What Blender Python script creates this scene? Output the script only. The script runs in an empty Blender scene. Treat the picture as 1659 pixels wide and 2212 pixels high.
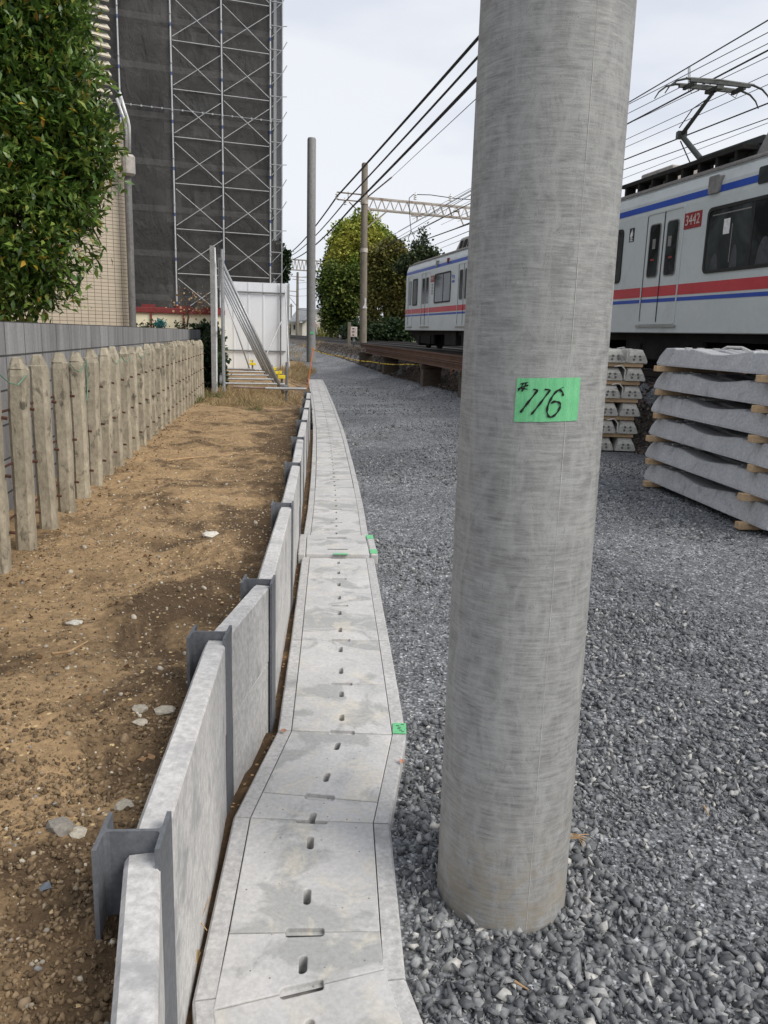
import bpy, bmesh, math, random
import numpy as np
from mathutils import Vector, Matrix
random.seed(7); RNG = np.random.default_rng(11)
R = math.radians
sc = bpy.context.scene
COL = sc.collection

# ------------------------------------------------------------------ camera
CAM_H, FPX, PITCH, ROLL = 1.52, 1750.0, math.atan(380/1750.0), math.atan(.03)
def ray(x, y):                      # pixel (1659 x 2212 grid) -> world direction
    u, v = x-829.5, -(y-1106)
    c, s = math.cos(ROLL), math.sin(ROLL)
    u, v = u*c-v*s, u*s+v*c
    cp, sp = math.cos(PITCH), math.sin(PITCH)
    return Vector((u, FPX*cp+v*sp, -FPX*sp+v*cp))
def G(x, y, z=0.0):                 # point of a horizontal plane
    d = ray(x, y); t = (z-CAM_H)/d.z
    return Vector((d.x*t, d.y*t, z))
def V(x, y, Y):                     # point at a known distance
    d = ray(x, y); t = Y/d.y
    return Vector((d.x*t, Y, CAM_H+d.z*t))
cam = bpy.data.cameras.new("camera"); cam_o = bpy.data.objects.new("camera", cam); COL.objects.link(cam_o)
fw = ray(829.5, 1106).normalized(); rt = (ray(1829.5, 1106)-ray(829.5, 1106)).normalized(); up = rt.cross(fw)
M = Matrix((rt, up, -fw)).transposed().to_4x4(); M.translation = (0, 0, CAM_H)
cam_o.matrix_world = M
cam.sensor_fit = 'VERTICAL'; cam.sensor_height = 24; cam.lens = 24*FPX/2212
cam.clip_start = .05; cam.clip_end = 3000
sc.camera = cam_o

# ------------------------------------------------------------------ light
SUN_EL, SUN_AZ = R(44), R(122)      # azimuth from +Y towards +X
SUN_STR, SKY_STR = 2.2, .09
w = bpy.data.worlds.new("World"); sc.world = w; w.use_nodes = True
nt = w.node_tree; nt.nodes.clear(); N = nt.nodes.new; L = nt.links.new
out = N('ShaderNodeOutputWorld'); bg = N('ShaderNodeBackground'); bg.inputs[1].default_value = SKY_STR
sky = N('ShaderNodeTexSky'); sky.sky_type = 'NISHITA'; sky.sun_disc = False
sky.sun_elevation = SUN_EL; sky.sun_rotation = SUN_AZ
tc = N('ShaderNodeTexCoord'); mp = N('ShaderNodeMapping'); mp.inputs['Scale'].default_value = (1, 1, 3.2)
n1 = N('ShaderNodeTexNoise'); n1.inputs['Scale'].default_value = 1.7; n1.inputs['Detail'].default_value = 7; n1.inputs['Roughness'].default_value = .5
cr = N('ShaderNodeValToRGB'); cr.color_ramp.elements[0].position = .36; cr.color_ramp.elements[1].position = .60
cr.color_ramp.elements[0].color = (4.9, 5.4, 6.4, 1); cr.color_ramp.elements[1].color = (7.3, 7.45, 7.8, 1)
mx = N('ShaderNodeMix'); mx.data_type = 'RGBA'; mx.inputs[0].default_value = .9
L(tc.outputs['Generated'], mp.inputs[0]); L(mp.outputs[0], n1.inputs[0]); L(n1.outputs[0], cr.inputs[0])
L(sky.outputs[0], mx.inputs[6]); L(cr.outputs[0], mx.inputs[7]); L(mx.outputs[2], bg.inputs[0]); L(bg.outputs[0], out.inputs[0])
sun = bpy.data.lights.new("sun", 'SUN'); sun.energy = SUN_STR; sun.angle = R(36); sun.color = (1, .95, .87)
sun_o = bpy.data.objects.new("sun", sun); COL.objects.link(sun_o)
sd = Vector((math.sin(SUN_AZ)*math.cos(SUN_EL), math.cos(SUN_AZ)*math.cos(SUN_EL), math.sin(SUN_EL)))
sun_o.rotation_euler = sd.to_track_quat('Z', 'Y').to_euler(); sun_o.location = sd*30
sc.view_settings.view_transform = 'Standard'; sc.view_settings.look = 'None'
sc.view_settings.exposure = 0.50; sc.view_settings.gamma = 1
sc.cycles.max_bounces = 6; sc.cycles.transparent_max_bounces = 12

# ------------------------------------------------------------------ materials
def _new(name):
    m = bpy.data.materials.new(name); m.use_nodes = True
    nt = m.node_tree; b = nt.nodes['Principled BSDF']
    return m, nt, b
def coords(nt, stretch=(1, 1, 1), world=False, rnd=True):
    N, L = nt.nodes.new, nt.links.new
    if world:
        g = N('ShaderNodeNewGeometry'); src = g.outputs['Position']
    else:
        t = N('ShaderNodeTexCoord'); src = t.outputs['Object']
    if rnd and not world:
        oi = N('ShaderNodeObjectInfo'); ml = N('ShaderNodeMath'); ml.operation = 'MULTIPLY'; ml.inputs[1].default_value = 37.
        L(oi.outputs['Random'], ml.inputs[0])
        ad = N('ShaderNodeVectorMath'); ad.operation = 'ADD'; L(src, ad.inputs[0]); L(ml.outputs[0], ad.inputs[1]); src = ad.outputs[0]
    mp = N('ShaderNodeMapping'); mp.inputs['Scale'].default_value = stretch; L(src, mp.inputs[0])
    return mp.outputs[0]
def noise(nt, vec, scale, detail=6, rough=.6, dist=0.):
    n = nt.nodes.new('ShaderNodeTexNoise'); n.inputs['Scale'].default_value = scale; n.inputs['Detail'].default_value = detail
    n.inputs['Roughness'].default_value = rough; n.inputs['Distortion'].default_value = dist; nt.links.new(vec, n.inputs[0]); return n.outputs[0]
def ramp(nt, val, stops):
    r = nt.nodes.new('ShaderNodeValToRGB'); e = r.color_ramp.elements
    while len(e) < len(stops): e.new(.5)
    for k, (p, c) in enumerate(stops): e[k].position = p; e[k].color = (*c, 1) if len(c) == 3 else c
    nt.links.new(val, r.inputs[0]); return r.outputs[0]
def mixc(nt, fac, a, b, mode='MIX'):
    m = nt.nodes.new('ShaderNodeMix'); m.data_type = 'RGBA'; m.blend_type = mode
    for i, v in ((0, fac), (6, a), (7, b)):
        if isinstance(v, (int, float)): m.inputs[i].default_value = v
        elif isinstance(v, tuple): m.inputs[i].default_value = (*v, 1)
        else: nt.links.new(v, m.inputs[i])
    return m.outputs[2]
def bump(nt, b, h, strength=.3, dist=.01):
    n = nt.nodes.new('ShaderNodeBump'); n.inputs['Strength'].default_value = strength; n.inputs['Distance'].default_value = dist
    nt.links.new(h, n.inputs['Height']); nt.links.new(n.outputs[0], b.inputs['Normal'])
def gray(v, t=0): return (v*(1+t), v, v*(1-t))
def M_mottled(name, c1, c2, big=3., fine=40., rough=.85, bmp=.25, stretch=(1, 1, 1), world=False, stain=None, stain_scale=1.5, stain_lo=.5, stain_hi=.62, fine_amt=.3, metal=0., spec=.4, dist=.006):
    m, nt, b = _new(name); v = coords(nt, stretch, world)
    a = noise(nt, v, big, 8, .6, .3); c = ramp(nt, a, [(.3, c1), (.7, c2)])
    f = noise(nt, v, fine, 4, .7)
    fr = ramp(nt, f, [(.3, (1-fine_amt,)*3), (.7, (1+fine_amt*.5,)*3)])
    c = mixc(nt, 1., c, fr, 'MULTIPLY')
    if stain:
        s = noise(nt, v, stain_scale, 6, .65, .5); sm = ramp(nt, s, [(stain_lo, (0, 0, 0)), (stain_hi, (1, 1, 1))])
        c = mixc(nt, sm, c, stain)
    nt.links.new(c, b.inputs['Base Color']); b.inputs['Roughness'].default_value = rough
    b.inputs['Metallic'].default_value = metal; b.inputs['Specular IOR Level'].default_value = spec
    if bmp: bump(nt, b, f, bmp, dist)
    return m
def M_island(name, stops, rough=.8, fine=60., bmp=.2, spec=.3, transl=0., sheen=None, world_tint=None):
    m, nt, b = _new(name); g = nt.nodes.new('ShaderNodeNewGeometry')
    c = ramp(nt, g.outputs['Random Per Island'], stops)
    v = coords(nt, rnd=False); f = noise(nt, v, fine, 3, .6)
    c = mixc(nt, 1., c, ramp(nt, f, [(.3, (.75,)*3), (.7, (1.2,)*3)]), 'MULTIPLY')
    if world_tint:
        s = noise(nt, v, world_tint[0], 3, .5); c = mixc(nt, ramp(nt, s, [(.45, (0, 0, 0)), (.6, (1, 1, 1))]), c, mixc(nt, 1., c, world_tint[1], 'MULTIPLY'))
    nt.links.new(c, b.inputs['Base Color']); b.inputs['Roughness'].default_value = rough; b.inputs['Specular IOR Level'].default_value = spec
    if bmp: bump(nt, b, f, bmp, .004)
    if transl:
        t = nt.nodes.new('ShaderNodeBsdfTranslucent'); nt.links.new(c, t.inputs[0])
        ms = nt.nodes.new('ShaderNodeMixShader'); ms.inputs[0].default_value = transl
        nt.links.new(b.outputs[0], ms.inputs[1]); nt.links.new(t.outputs[0], ms.inputs[2])
        nt.links.new(ms.outputs[0], nt.nodes['Material Output'].inputs[0])
    return m
MT = {}
# cast concrete of the drain covers: pale with cream and grey blotches, air holes
def M_cover(name, base=.5):
    m, nt, b = _new(name); v = coords(nt)
    c = ramp(nt, noise(nt, v, 5, 8, .6, .6), [(.3, gray(base*.86)), (.5, gray(base, .01)), (.7, gray(base*1.12, .02))])
    s = noise(nt, v, 3.3, 6, .6, 1.0)
    c = mixc(nt, ramp(nt, s, [(.51, (0, 0, 0)), (.57, (.75, .75, .75))]), c, (base*.64, base*.65, base*.64))
    s2 = noise(nt, coords(nt, (1.3, 1, 1)), 4.1, 7, .65, 1.2)
    c = mixc(nt, ramp(nt, s2, [(.54, (0, 0, 0)), (.64, (.55, .55, .55))]), c, (base*1.18, base*1.10, base*.94))
    f = noise(nt, v, 70, 5, .7)
    c = mixc(nt, 1., c, ramp(nt, f, [(.25, (.82,)*3), (.65, (1.08,)*3)]), 'MULTIPLY')
    vo = nt.nodes.new('ShaderNodeTexVoronoi'); vo.inputs['Scale'].default_value = 26; nt.links.new(v, vo.inputs[0])
    c = mixc(nt, ramp(nt, vo.outputs['Distance'], [(.05, (1, 1, 1)), (.09, (0, 0, 0))]), c, gray(base*.3))
    nt.links.new(c, b.inputs['Base Color']); b.inputs['Roughness'].default_value = .82; b.inputs['Specular IOR Level'].default_value = .3
    bump(nt, b, f, .25, .004); return m
MT['cover'] = M_cover('drain_cover_concrete', .50)
MT['rim'] = M_mottled('drain_rim_concrete', gray(.42, .01), gray(.53, .02), 6, 60, .85, .3, stain=gray(.27), stain_scale=3, stain_lo=.56, stain_hi=.7)
MT['panel'] = M_mottled('retaining_panel_concrete', gray(.46, .02), gray(.60, .02), 4, 50, .8, .3, stretch=(1, 1, .8), stain=gray(.34), stain_scale=5, stain_lo=.53, stain_hi=.64)
MT['beam'] = M_mottled('primed_steel', (.11, .118, .13), (.145, .15, .165), 5, 60, .55, .1, stain=(.15, .15, .155), stain_scale=6, stain_lo=.62, stain_hi=.75, metal=0, spec=.4)
# near pole: spun concrete with horizontal streaks
def M_pole(name, base, sx=1.0):
    m, nt, b = _new(name)
    t = nt.nodes.new('ShaderNodeTexCoord')
    # cylindrical coordinates: angle*radius, z
    sp = nt.nodes.new('ShaderNodeSeparateXYZ'); nt.links.new(t.outputs['Object'], sp.inputs[0])
    at = nt.nodes.new('ShaderNodeMath'); at.operation = 'ARCTAN2'; nt.links.new(sp.outputs[1], at.inputs[0]); nt.links.new(sp.outputs[0], at.inputs[1])
    cb = nt.nodes.new('ShaderNodeCombineXYZ'); nt.links.new(at.outputs[0], cb.inputs[0]); nt.links.new(sp.outputs[2], cb.inputs[1])
    def mpg(s):
        mp = nt.nodes.new('ShaderNodeMapping'); mp.inputs['Scale'].default_value = s; nt.links.new(cb.outputs[0], mp.inputs[0]); return mp.outputs[0]
    def pg(v): return (v*1.0, v*1.0, v*.985)
    a = noise(nt, mpg((1.2, 7*sx, 1)), 2.0, 7, .62, .9)
    c = ramp(nt, a, [(.34, pg(base*.84)), (.5, pg(base)), (.68, pg(base*1.14))])
    st = noise(nt, mpg((.75, 46*sx, 1)), 2.6, 5, .62, .35)
    c = mixc(nt, 1., c, ramp(nt, st, [(.34, (.74, .74, .75)), (.50, (.98,)*3), (.66, (1.16,)*3)]), 'MULTIPLY')
    st2 = noise(nt, mpg((2.6, 150*sx, 1)), 2.2, 4, .6, .3)
    c = mixc(nt, 1., c, ramp(nt, st2, [(.34, (.86, .86, .86)), (.60, (1.06,)*3)]), 'MULTIPLY')
    bl = noise(nt, mpg((1.9, 3.4, 1)), 1.7, 8, .66, 1.4)
    c = mixc(nt, ramp(nt, bl, [(.45, (0, 0, 0)), (.62, (.6, .6, .6))]), c, pg(base*1.30))
    bl2 = noise(nt, mpg((3.4, 12, 1)), 2.4, 8, .7, 2.4)
    c = mixc(nt, ramp(nt, bl2, [(.56, (0, 0, 0)), (.66, (.55, .55, .55))]), c, pg(base*.62))
    vo = nt.nodes.new('ShaderNodeTexVoronoi'); vo.inputs['Scale'].default_value = 1; nt.links.new(mpg((11, 62, 1)), vo.inputs[0])
    c = mixc(nt, ramp(nt, vo.outputs['Distance'], [(.045, (1, 1, 1)), (.07, (0, 0, 0))]), c, pg(base*.4))
    # earthy stain near the foot
    mr = nt.nodes.new('ShaderNodeMapRange'); mr.inputs[1].default_value = 0.; mr.inputs[2].default_value = .42; mr.inputs[3].default_value = 1.5; mr.inputs[4].default_value = 0.; mr.clamp = True
    nt.links.new(sp.outputs[2], mr.inputs[0])
    ns = ramp(nt, noise(nt, mpg((1.2, 6, 1)), 1.6, 7, .65, 1.4), [(.42, (0, 0, 0)), (.62, (.5, .5, .5))])
    mu = nt.nodes.new('ShaderNodeMath'); mu.operation = 'MULTIPLY'; nt.links.new(mr.outputs[0], mu.inputs[0]); nt.links.new(ns, mu.inputs[1])
    c = mixc(nt, mu.outputs[0], c, (base*1.0, base*.86, base*.62))
    f = noise(nt, mpg((8, 40, 1)), 8, 4, .7)
    c = mixc(nt, 1., c, ramp(nt, f, [(.3, (.86,)*3), (.7, (1.1,)*3)]), 'MULTIPLY')
    nt.links.new(c, b.inputs['Base Color']); b.inputs['Roughness'].default_value = .62; b.inputs['Specular IOR Level'].default_value = .35
    bump(nt, b, f, .18, .003); return m
MT['pole'] = M_pole('spun_concrete', .285)
MT['pole_far'] = M_pole('spun_concrete_far', .22, .4)
MT['oldpole'] = M_mottled('old_brownish_concrete', (.17, .145, .115), (.24, .21, .17), .8, 8, .9, 0, stretch=(1, 1, .3))
MT['seam'] = M_mottled('seam_line', gray(.42, .03), gray(.52, .03), 20, 60, .8, 0)
MT['tape'] = M_mottled('green_cloth_tape', (.13, .50, .22), (.21, .60, .31), 14, 200, .55, .35, stretch=(6, 6, .5), fine_amt=.2, spec=.4)
MT['ink'] = M_mottled('black_marker_ink', (.006,)*3, (.012,)*3, 20, 60, .35, 0)
MT['fence'] = M_mottled('weathered_fence_concrete', (.27, .235, .175), (.50, .445, .34), 6, 45, .93, .5, stretch=(1, 1, .55), stain=(.12, .105, .08), stain_scale=14, stain_lo=.56, stain_hi=.66, dist=.008)
MT['rust'] = M_mottled('rust', (.05, .022, .015), (.11, .045, .028), 12, 60, .9, .3)
MT['wood'] = M_mottled('sawn_timber', (.50, .33, .18), (.64, .46, .28), 5, 40, .8, .2, stretch=(1, 5, 5))
MT['oldwood'] = M_mottled('old_timber', (.07, .055, .045), (.13, .10, .075), 5, 40, .9, .4, stretch=(1, 4, 4))
MT['sleeper'] = M_mottled('sleeper_concrete', (.40, .405, .42), (.52, .525, .535), 3.5, 45, .85, .25, stain=(.28, .285, .30), stain_scale=5, stain_lo=.56, stain_hi=.7)
MT['sleeper_end'] = M_mottled('sleeper_end_concrete', (.42, .41, .37), (.56, .55, .51), 6, 45, .85, .2, stain=(.2, .195, .18), stain_scale=8, stain_lo=.56, stain_hi=.66)
MT['plug'] = M_mottled('dark_plug', (.13, .125, .115), (.19, .18, .17), 20, 60, .9, 0)
MT['galv'] = M_mottled('galvanised_pipe', (.33, .34, .35), (.45, .46, .47), 3, 30, .45, 0, metal=.35, spec=.5)
MT['galv_light'] = M_mottled('bright_galvanised_pipe', (.45, .46, .47), (.57, .58, .59), 3, 30, .45, 0, metal=.1, spec=.5)
MT['galv_dark'] = M_mottled('dull_pipe', (.17, .175, .18), (.24, .245, .25), 3, 30, .5, 0, metal=.2)
MT['rustpipe'] = M_mottled('rusty_pipe', (.17, .07, .04), (.42, .38, .34), 3, 30, .8, .2)
MT['blueband'] = M_mottled('blue_paint', (.05, .09, .22), (.08, .12, .28), 5, 30, .5, 0)
MT['yellow'] = M_mottled('yellow_plastic', (.78, .60, .03), (.88, .70, .05), 8, 30, .4, 0)
MT['hoard'] = M_mottled('white_hoarding_sheet', (.70, .72, .75), (.76, .78, .80), .5, 20, .45, 0, stretch=(1, 1, .3), fine_amt=.04, stain=(.62, .64, .66), stain_scale=.9, stain_lo=.6, stain_hi=.8)
MT['hoard_edge'] = M_mottled('grey_hoarding_frame', (.30, .30, .29), (.40, .40, .39), 2, 20, .5, 0, metal=.3)
MT['truss'] = M_mottled('painted_truss_rust_specks', (.42, .38, .33), (.56, .51, .45), 1.2, 9, .7, 0, stain=(.30, .19, .14), stain_scale=2.5, stain_lo=.56, stain_hi=.66)
MT['wire'] = M_mottled('black_cable', (.012,)*3, (.02,)*3, 5, 30, .6, 0)
MT['wire_thin'] = M_mottled('weathered_wire', (.05, .052, .055), (.08,)*3, 5, 30, .6, 0)
MT['insul'] = M_mottled('white_porcelain', (.7, .7, .66), (.8, .8, .77), 5, 30, .25, 0)
MT['train'] = M_mottled('train_light_grey_paint', (.51, .55, .55), (.57, .61, .61), .7, 12, .38, 0, fine_amt=.05, spec=.5, stain=(.43, .455, .44), stain_scale=1.1, stain_lo=.55, stain_hi=.75)
MT['train_low'] = MT['train']
MT['red'] = M_mottled('red_band_paint', (.46, .035, .045), (.55, .05, .06), 1.5, 20, .4, 0, fine_amt=.08)
MT['blue'] = M_mottled('blue_band_paint', (.010, .055, .34), (.018, .075, .42), 1.5, 20, .4, 0, fine_amt=.08)
MT['plate'] = M_mottled('red_number_plate', (.26, .018, .022), (.32, .026, .03), 5, 20, .45, 0)
MT['plate_txt'] = M_mottled('plate_lettering', (.60, .50, .46), (.66, .56, .52), 5, 20, .5, 0)
MT['white'] = M_mottled('white_paint', (.72,)*3, (.8,)*3, 5, 20, .5, 0)
MT['black'] = M_mottled('black_rubber', (.012,)*3, (.022,)*3, 5, 20, .6, 0)
MT['roof'] = M_mottled('brown_grey_roof', (.15, .135, .125), (.21, .19, .175), 1.5, 15, .85, .1)
MT['equip'] = M_mottled('roof_equipment_grey', (.19, .185, .18), (.27, .26, .25), 2, 15, .7, .1)
MT['acunit'] = M_mottled('cream_grey_air_unit', (.36, .33, .30), (.44, .41, .38), 2, 15, .7, .1)
MT['under'] = M_mottled('grimy_underframe', (.010, .009, .008), (.03, .027, .024), 3, 20, .9, .2)
MT['panto'] = M_mottled('pantograph_dark_metal', (.035, .04, .038), (.07, .075, .07), 6, 20, .5, 0, metal=.3)
def M_glass(name, c, rough=.08):
    m, nt, b = _new(name); v = coords(nt)
    cc = ramp(nt, noise(nt, v, 1.1, 4, .6, .6), [(.4, c), (.62, tuple(k*4.2 for k in c))])  # paler patches painted into the colour as reflections and dim interior
    nt.links.new(cc, b.inputs['Base Color']); b.inputs['Roughness'].default_value = rough; b.inputs['Specular IOR Level'].default_value = .12
    return m
MT['glass'] = M_glass('window_glass_painted_reflections', (.016, .018, .018))
MT['seatback'] = M_mottled('seat_fabric', (.05, .055, .06), (.08, .085, .09), 5, 20, .9, 0)
MT['railrust'] = M_mottled('rusty_rail', (.085, .042, .026), (.15, .078, .05), 2, 25, .8, .2)
MT['raildark'] = M_mottled('dark_rail', (.045, .035, .03), (.07, .055, .045), 2, 25, .6, .1)
MT['railtop'] = M_mottled('worn_rail_head', (.32, .31, .31), (.42, .41, .40), 2, 25, .3, 0, metal=.7)
MT['orange'] = M_mottled('orange_paint', (.72, .20, .07), (.82, .28, .10), 5, 20, .5, 0)
MT['cream'] = M_mottled('cream_render', (.72, .66, .48), (.78, .72, .54), 1.2, 15, .8, 0, fine_amt=.08)
MT['darkred'] = M_mottled('dark_red_paint', (.15, .022, .022), (.21, .035, .032), 2, 15, .6, 0)
MT['hwall'] = M_mottled('house_plaster', (.66, .62, .54), (.74, .70, .62), .5, 5, .85, 0, fine_amt=.08)
MT['hroof'] = M_mottled('grey_roof_tiles', (.17, .18, .19), (.24, .25, .26), 1, 8, .7, 0)
MT['brown'] = M_mottled('dark_brown_shutter', (.045, .03, .03), (.07, .045, .045), 2, 8, .7, 0)
MT['signwhite'] = M_mottled('pinkish_white_sheet', (.60, .50, .46), (.68, .60, .56), 3, 8, .7, 0)
MT['bag'] = M_mottled('pale_pink_sandbag', (.62, .50, .46), (.72, .62, .57), 3, 12, .8, .3)
MT['trunk'] = M_mottled('bark', (.06, .05, .04), (.13, .11, .09), 6, 30, .95, .5, stretch=(1, 1, .4))
MT['teal'] = M_mottled('teal_paint', (.05, .20, .20), (.07, .26, .26), 3, 12, .6, 0)
MT['helmet'] = MT['white']
MT['vest'] = M_mottled('orange_brown_vest', (.40, .20, .12), (.50, .27, .18), 9, 20, .9, 0)
MT['cloth'] = M_mottled('grey_work_clothes', (.36, .37, .38), (.46, .47, .48), 9, 20, .9, 0)
MT['skin'] = M_mottled('skin', (.45, .28, .2), (.5, .32, .23), 9, 20, .6, 0)
MT['strap'] = M_mottled('off_white_strap', (.6, .58, .55), (.7, .68, .65), 9, 20, .7, 0)
MT['louver'] = M_mottled('cream_louver', (.55, .50, .40), (.64, .59, .48), 2, 20, .6, 0)
MT['handrail'] = M_mottled('pale_pipe', (.58, .58, .58), (.68, .68, .68), 2, 20, .35, 0, metal=.2)
MT['downpipe'] = M_mottled('grey_downpipe', (.17, .165, .16), (.22, .215, .21), 2, 20, .4, 0)
MT['bldg'] = M_mottled('building_wall_behind_net', (.10, .10, .10), (.16, .16, .155), 1, 10, .9, 0)
MT['bldgwin'] = M_mottled('building_window_trim', (.40,)*3, (.5,)*3, 1, 10, .6, 0)
MT['plank'] = M_mottled('scaffold_plank', (.35, .35, .34), (.45, .45, .44), 2, 10, .6, 0)

# mesh sheet on the scaffold: lets a little of what is behind show
def M_net():
    m, nt, b = _new('dark_scaffold_netting'); v = coords(nt, rnd=False)
    a = noise(nt, coords(nt, (1, 1, .35), rnd=False), .55, 6, .6, .8)  # upright streaks in the colour stand in for shading of wrinkles
    c = ramp(nt, a, [(.3, (.032, .032, .032)), (.7, (.080, .076, .073))])
    f = noise(nt, v, 3, 5, .7, .3); c = mixc(nt, 1., c, ramp(nt, f, [(.3, (.85,)*3), (.7, (1.15,)*3)]), 'MULTIPLY')
    nt.links.new(c, b.inputs['Base Color']); b.inputs['Roughness'].default_value = .75; b.inputs['Specular IOR Level'].default_value = .25
    bump(nt, b, noise(nt, coords(nt, (1.5, 1.5, .7), rnd=False), 1.2, 5, .6, 1.5), .6, .25)
    t = nt.nodes.new('ShaderNodeBsdfTransparent'); ms = nt.nodes.new('ShaderNodeMixShader'); ms.inputs[0].default_value = .74
    nt.links.new(t.outputs[0], ms.inputs[1]); nt.links.new(b.outputs[0], ms.inputs[2]); nt.links.new(ms.outputs[0], nt.nodes['Material Output'].inputs[0])
    return m
MT['net'] = M_net()
def M_tiles(name, c, grout, sx, sz):
    m, nt, b = _new(name); v = coords(nt, rnd=False)
    br = nt.nodes.new('ShaderNodeTexBrick'); br.offset = 0; br.inputs['Scale'].default_value = 1
    br.inputs['Brick Width'].default_value = sx; br.inputs['Row Height'].default_value = sz; br.inputs['Mortar Size'].default_value = .0035
    br.inputs['Mortar Smooth'].default_value = 0.1; br.inputs['Bias'].default_value = 0
    br.inputs['Color1'].default_value = (*c, 1); br.inputs['Color2'].default_value = (*(k*.9 for k in c), 1); br.inputs['Mortar'].default_value = (*grout, 1)
    mp = nt.nodes.new('ShaderNodeMapping'); mp.inputs['Rotation'].default_value = (R(90), 0, 0)
    sp = nt.nodes.new('ShaderNodeSeparateXYZ'); cb = nt.nodes.new('ShaderNodeCombineXYZ')
    nt.links.new(v, sp.inputs[0]); nt.links.new(sp.outputs[0], cb.inputs[0]); nt.links.new(sp.outputs[2], cb.inputs[1]); nt.links.new(cb.outputs[0], br.inputs[0])
    nt.links.new(br.outputs['Color'], b.inputs['Base Color']); b.inputs['Roughness'].default_value = .5
    bump(nt, b, br.outputs['Fac'], -.3, .003); return m
MT['tiles'] = M_tiles('beige_wall_tiles', (.56, .48, .37), (.13, .11, .09), .1, .05)
def M_block():
    m, nt, b = _new('concrete_block_wall'); v = coords(nt, rnd=False)
    sp = nt.nodes.new('ShaderNodeSeparateXYZ'); cb = nt.nodes.new('ShaderNodeCombineXYZ'); nt.links.new(v, sp.inputs[0])
    nt.links.new(sp.outputs[1], cb.inputs[0]); nt.links.new(sp.outputs[2], cb.inputs[1])
    br = nt.nodes.new('ShaderNodeTexBrick'); br.offset = 0; br.inputs['Scale'].default_value = 1
    br.inputs['Brick Width'].default_value = .4; br.inputs['Row Height'].default_value = .2; br.inputs['Mortar Size'].default_value = .007; br.inputs['Mortar Smooth'].default_value = .2
    br.inputs['Color1'].default_value = (.21, .21, .212, 1); br.inputs['Color2'].default_value = (.27, .27, .272, 1); br.inputs['Mortar'].default_value = (.05, .05, .05, 1)
    nt.links.new(cb.outputs[0], br.inputs[0])
    a = noise(nt, coords(nt, (1, 3.5, .35), rnd=False), 2.4, 7, .65, .3)
    c = mixc(nt, 1., br.outputs['Color'], ramp(nt, a, [(.32, (.62, .62, .64)), (.5, (1, 1, 1)), (.7, (1.35, 1.35, 1.32))]), 'MULTIPLY')
    f = noise(nt, v, 60, 4, .7); c = mixc(nt, 1., c, ramp(nt, f, [(.3, (.85,)*3), (.7, (1.12,)*3)]), 'MULTIPLY')
    nt.links.new(c, b.inputs['Base Color']); b.inputs['Roughness'].default_value = .9
    bump(nt, b, br.outputs['Fac'], -.5, .004); return m
MT['block'] = M_block()
# grounds
def M_gravel(name, dark, light, scale, tint=None):
    m, nt, b = _new(name); v = coords(nt, world=True)
    vo = nt.nodes.new('ShaderNodeTexVoronoi'); vo.inputs['Scale'].default_value = scale; nt.links.new(v, vo.inputs[0])
    sp = nt.nodes.new('ShaderNodeSeparateColor'); nt.links.new(vo.outputs['Color'], sp.inputs[0])
    c = ramp(nt, sp.outputs[0], [(0, dark), (.75, light), (.93, tuple(k*1.5 for k in light)), (1, tuple(min(.8, k*2.6) for k in light))])
    ed = ramp(nt, vo.outputs['Distance'], [(.35, (1, 1, 1)), (.75, (.45, .45, .45))])
    c = mixc(nt, 1., c, ed, 'MULTIPLY')
    p = noise(nt, v, .55, 5, .6, .4); c = mixc(nt, 1., c, ramp(nt, p, [(.35, (.72, .73, .76)), (.5, (1, 1, 1)), (.66, (1.32, 1.32, 1.31))]), 'MULTIPLY')
    q = noise(nt, v, 7, 4, .6); c = mixc(nt, 1., c, ramp(nt, q, [(.3, (.85,)*3), (.7, (1.15,)*3)]), 'MULTIPLY')
    q2 = noise(nt, coords(nt, (1, .45, 1), world=True), 16, 3, .7); c = mixc(nt, 1., c, ramp(nt, q2, [(.34, (.72,)*3), (.5, (1,)*3), (.64, (1.35,)*3)]), 'MULTIPLY')
    if tint:
        s = noise(nt, v, 1.3, 5, .6, .5); c = mixc(nt, ramp(nt, s, [(.5, (0, 0, 0)), (.66, (.7,)*3)]), c, tint)
    nt.links.new(c, b.inputs['Base Color']); b.inputs['Roughness'].default_value = .85; b.inputs['Specular IOR Level'].default_value = .3
    bump(nt, b, vo.outputs['Distance'], -.8, .012); return m
MT['gravel'] = M_gravel('crushed_stone_bed', (.105, .109, .116), (.225, .232, .243), 85)
MT['ballast'] = M_gravel('brown_ballast', (.035, .028, .024), (.12, .098, .082), 22)
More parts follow.
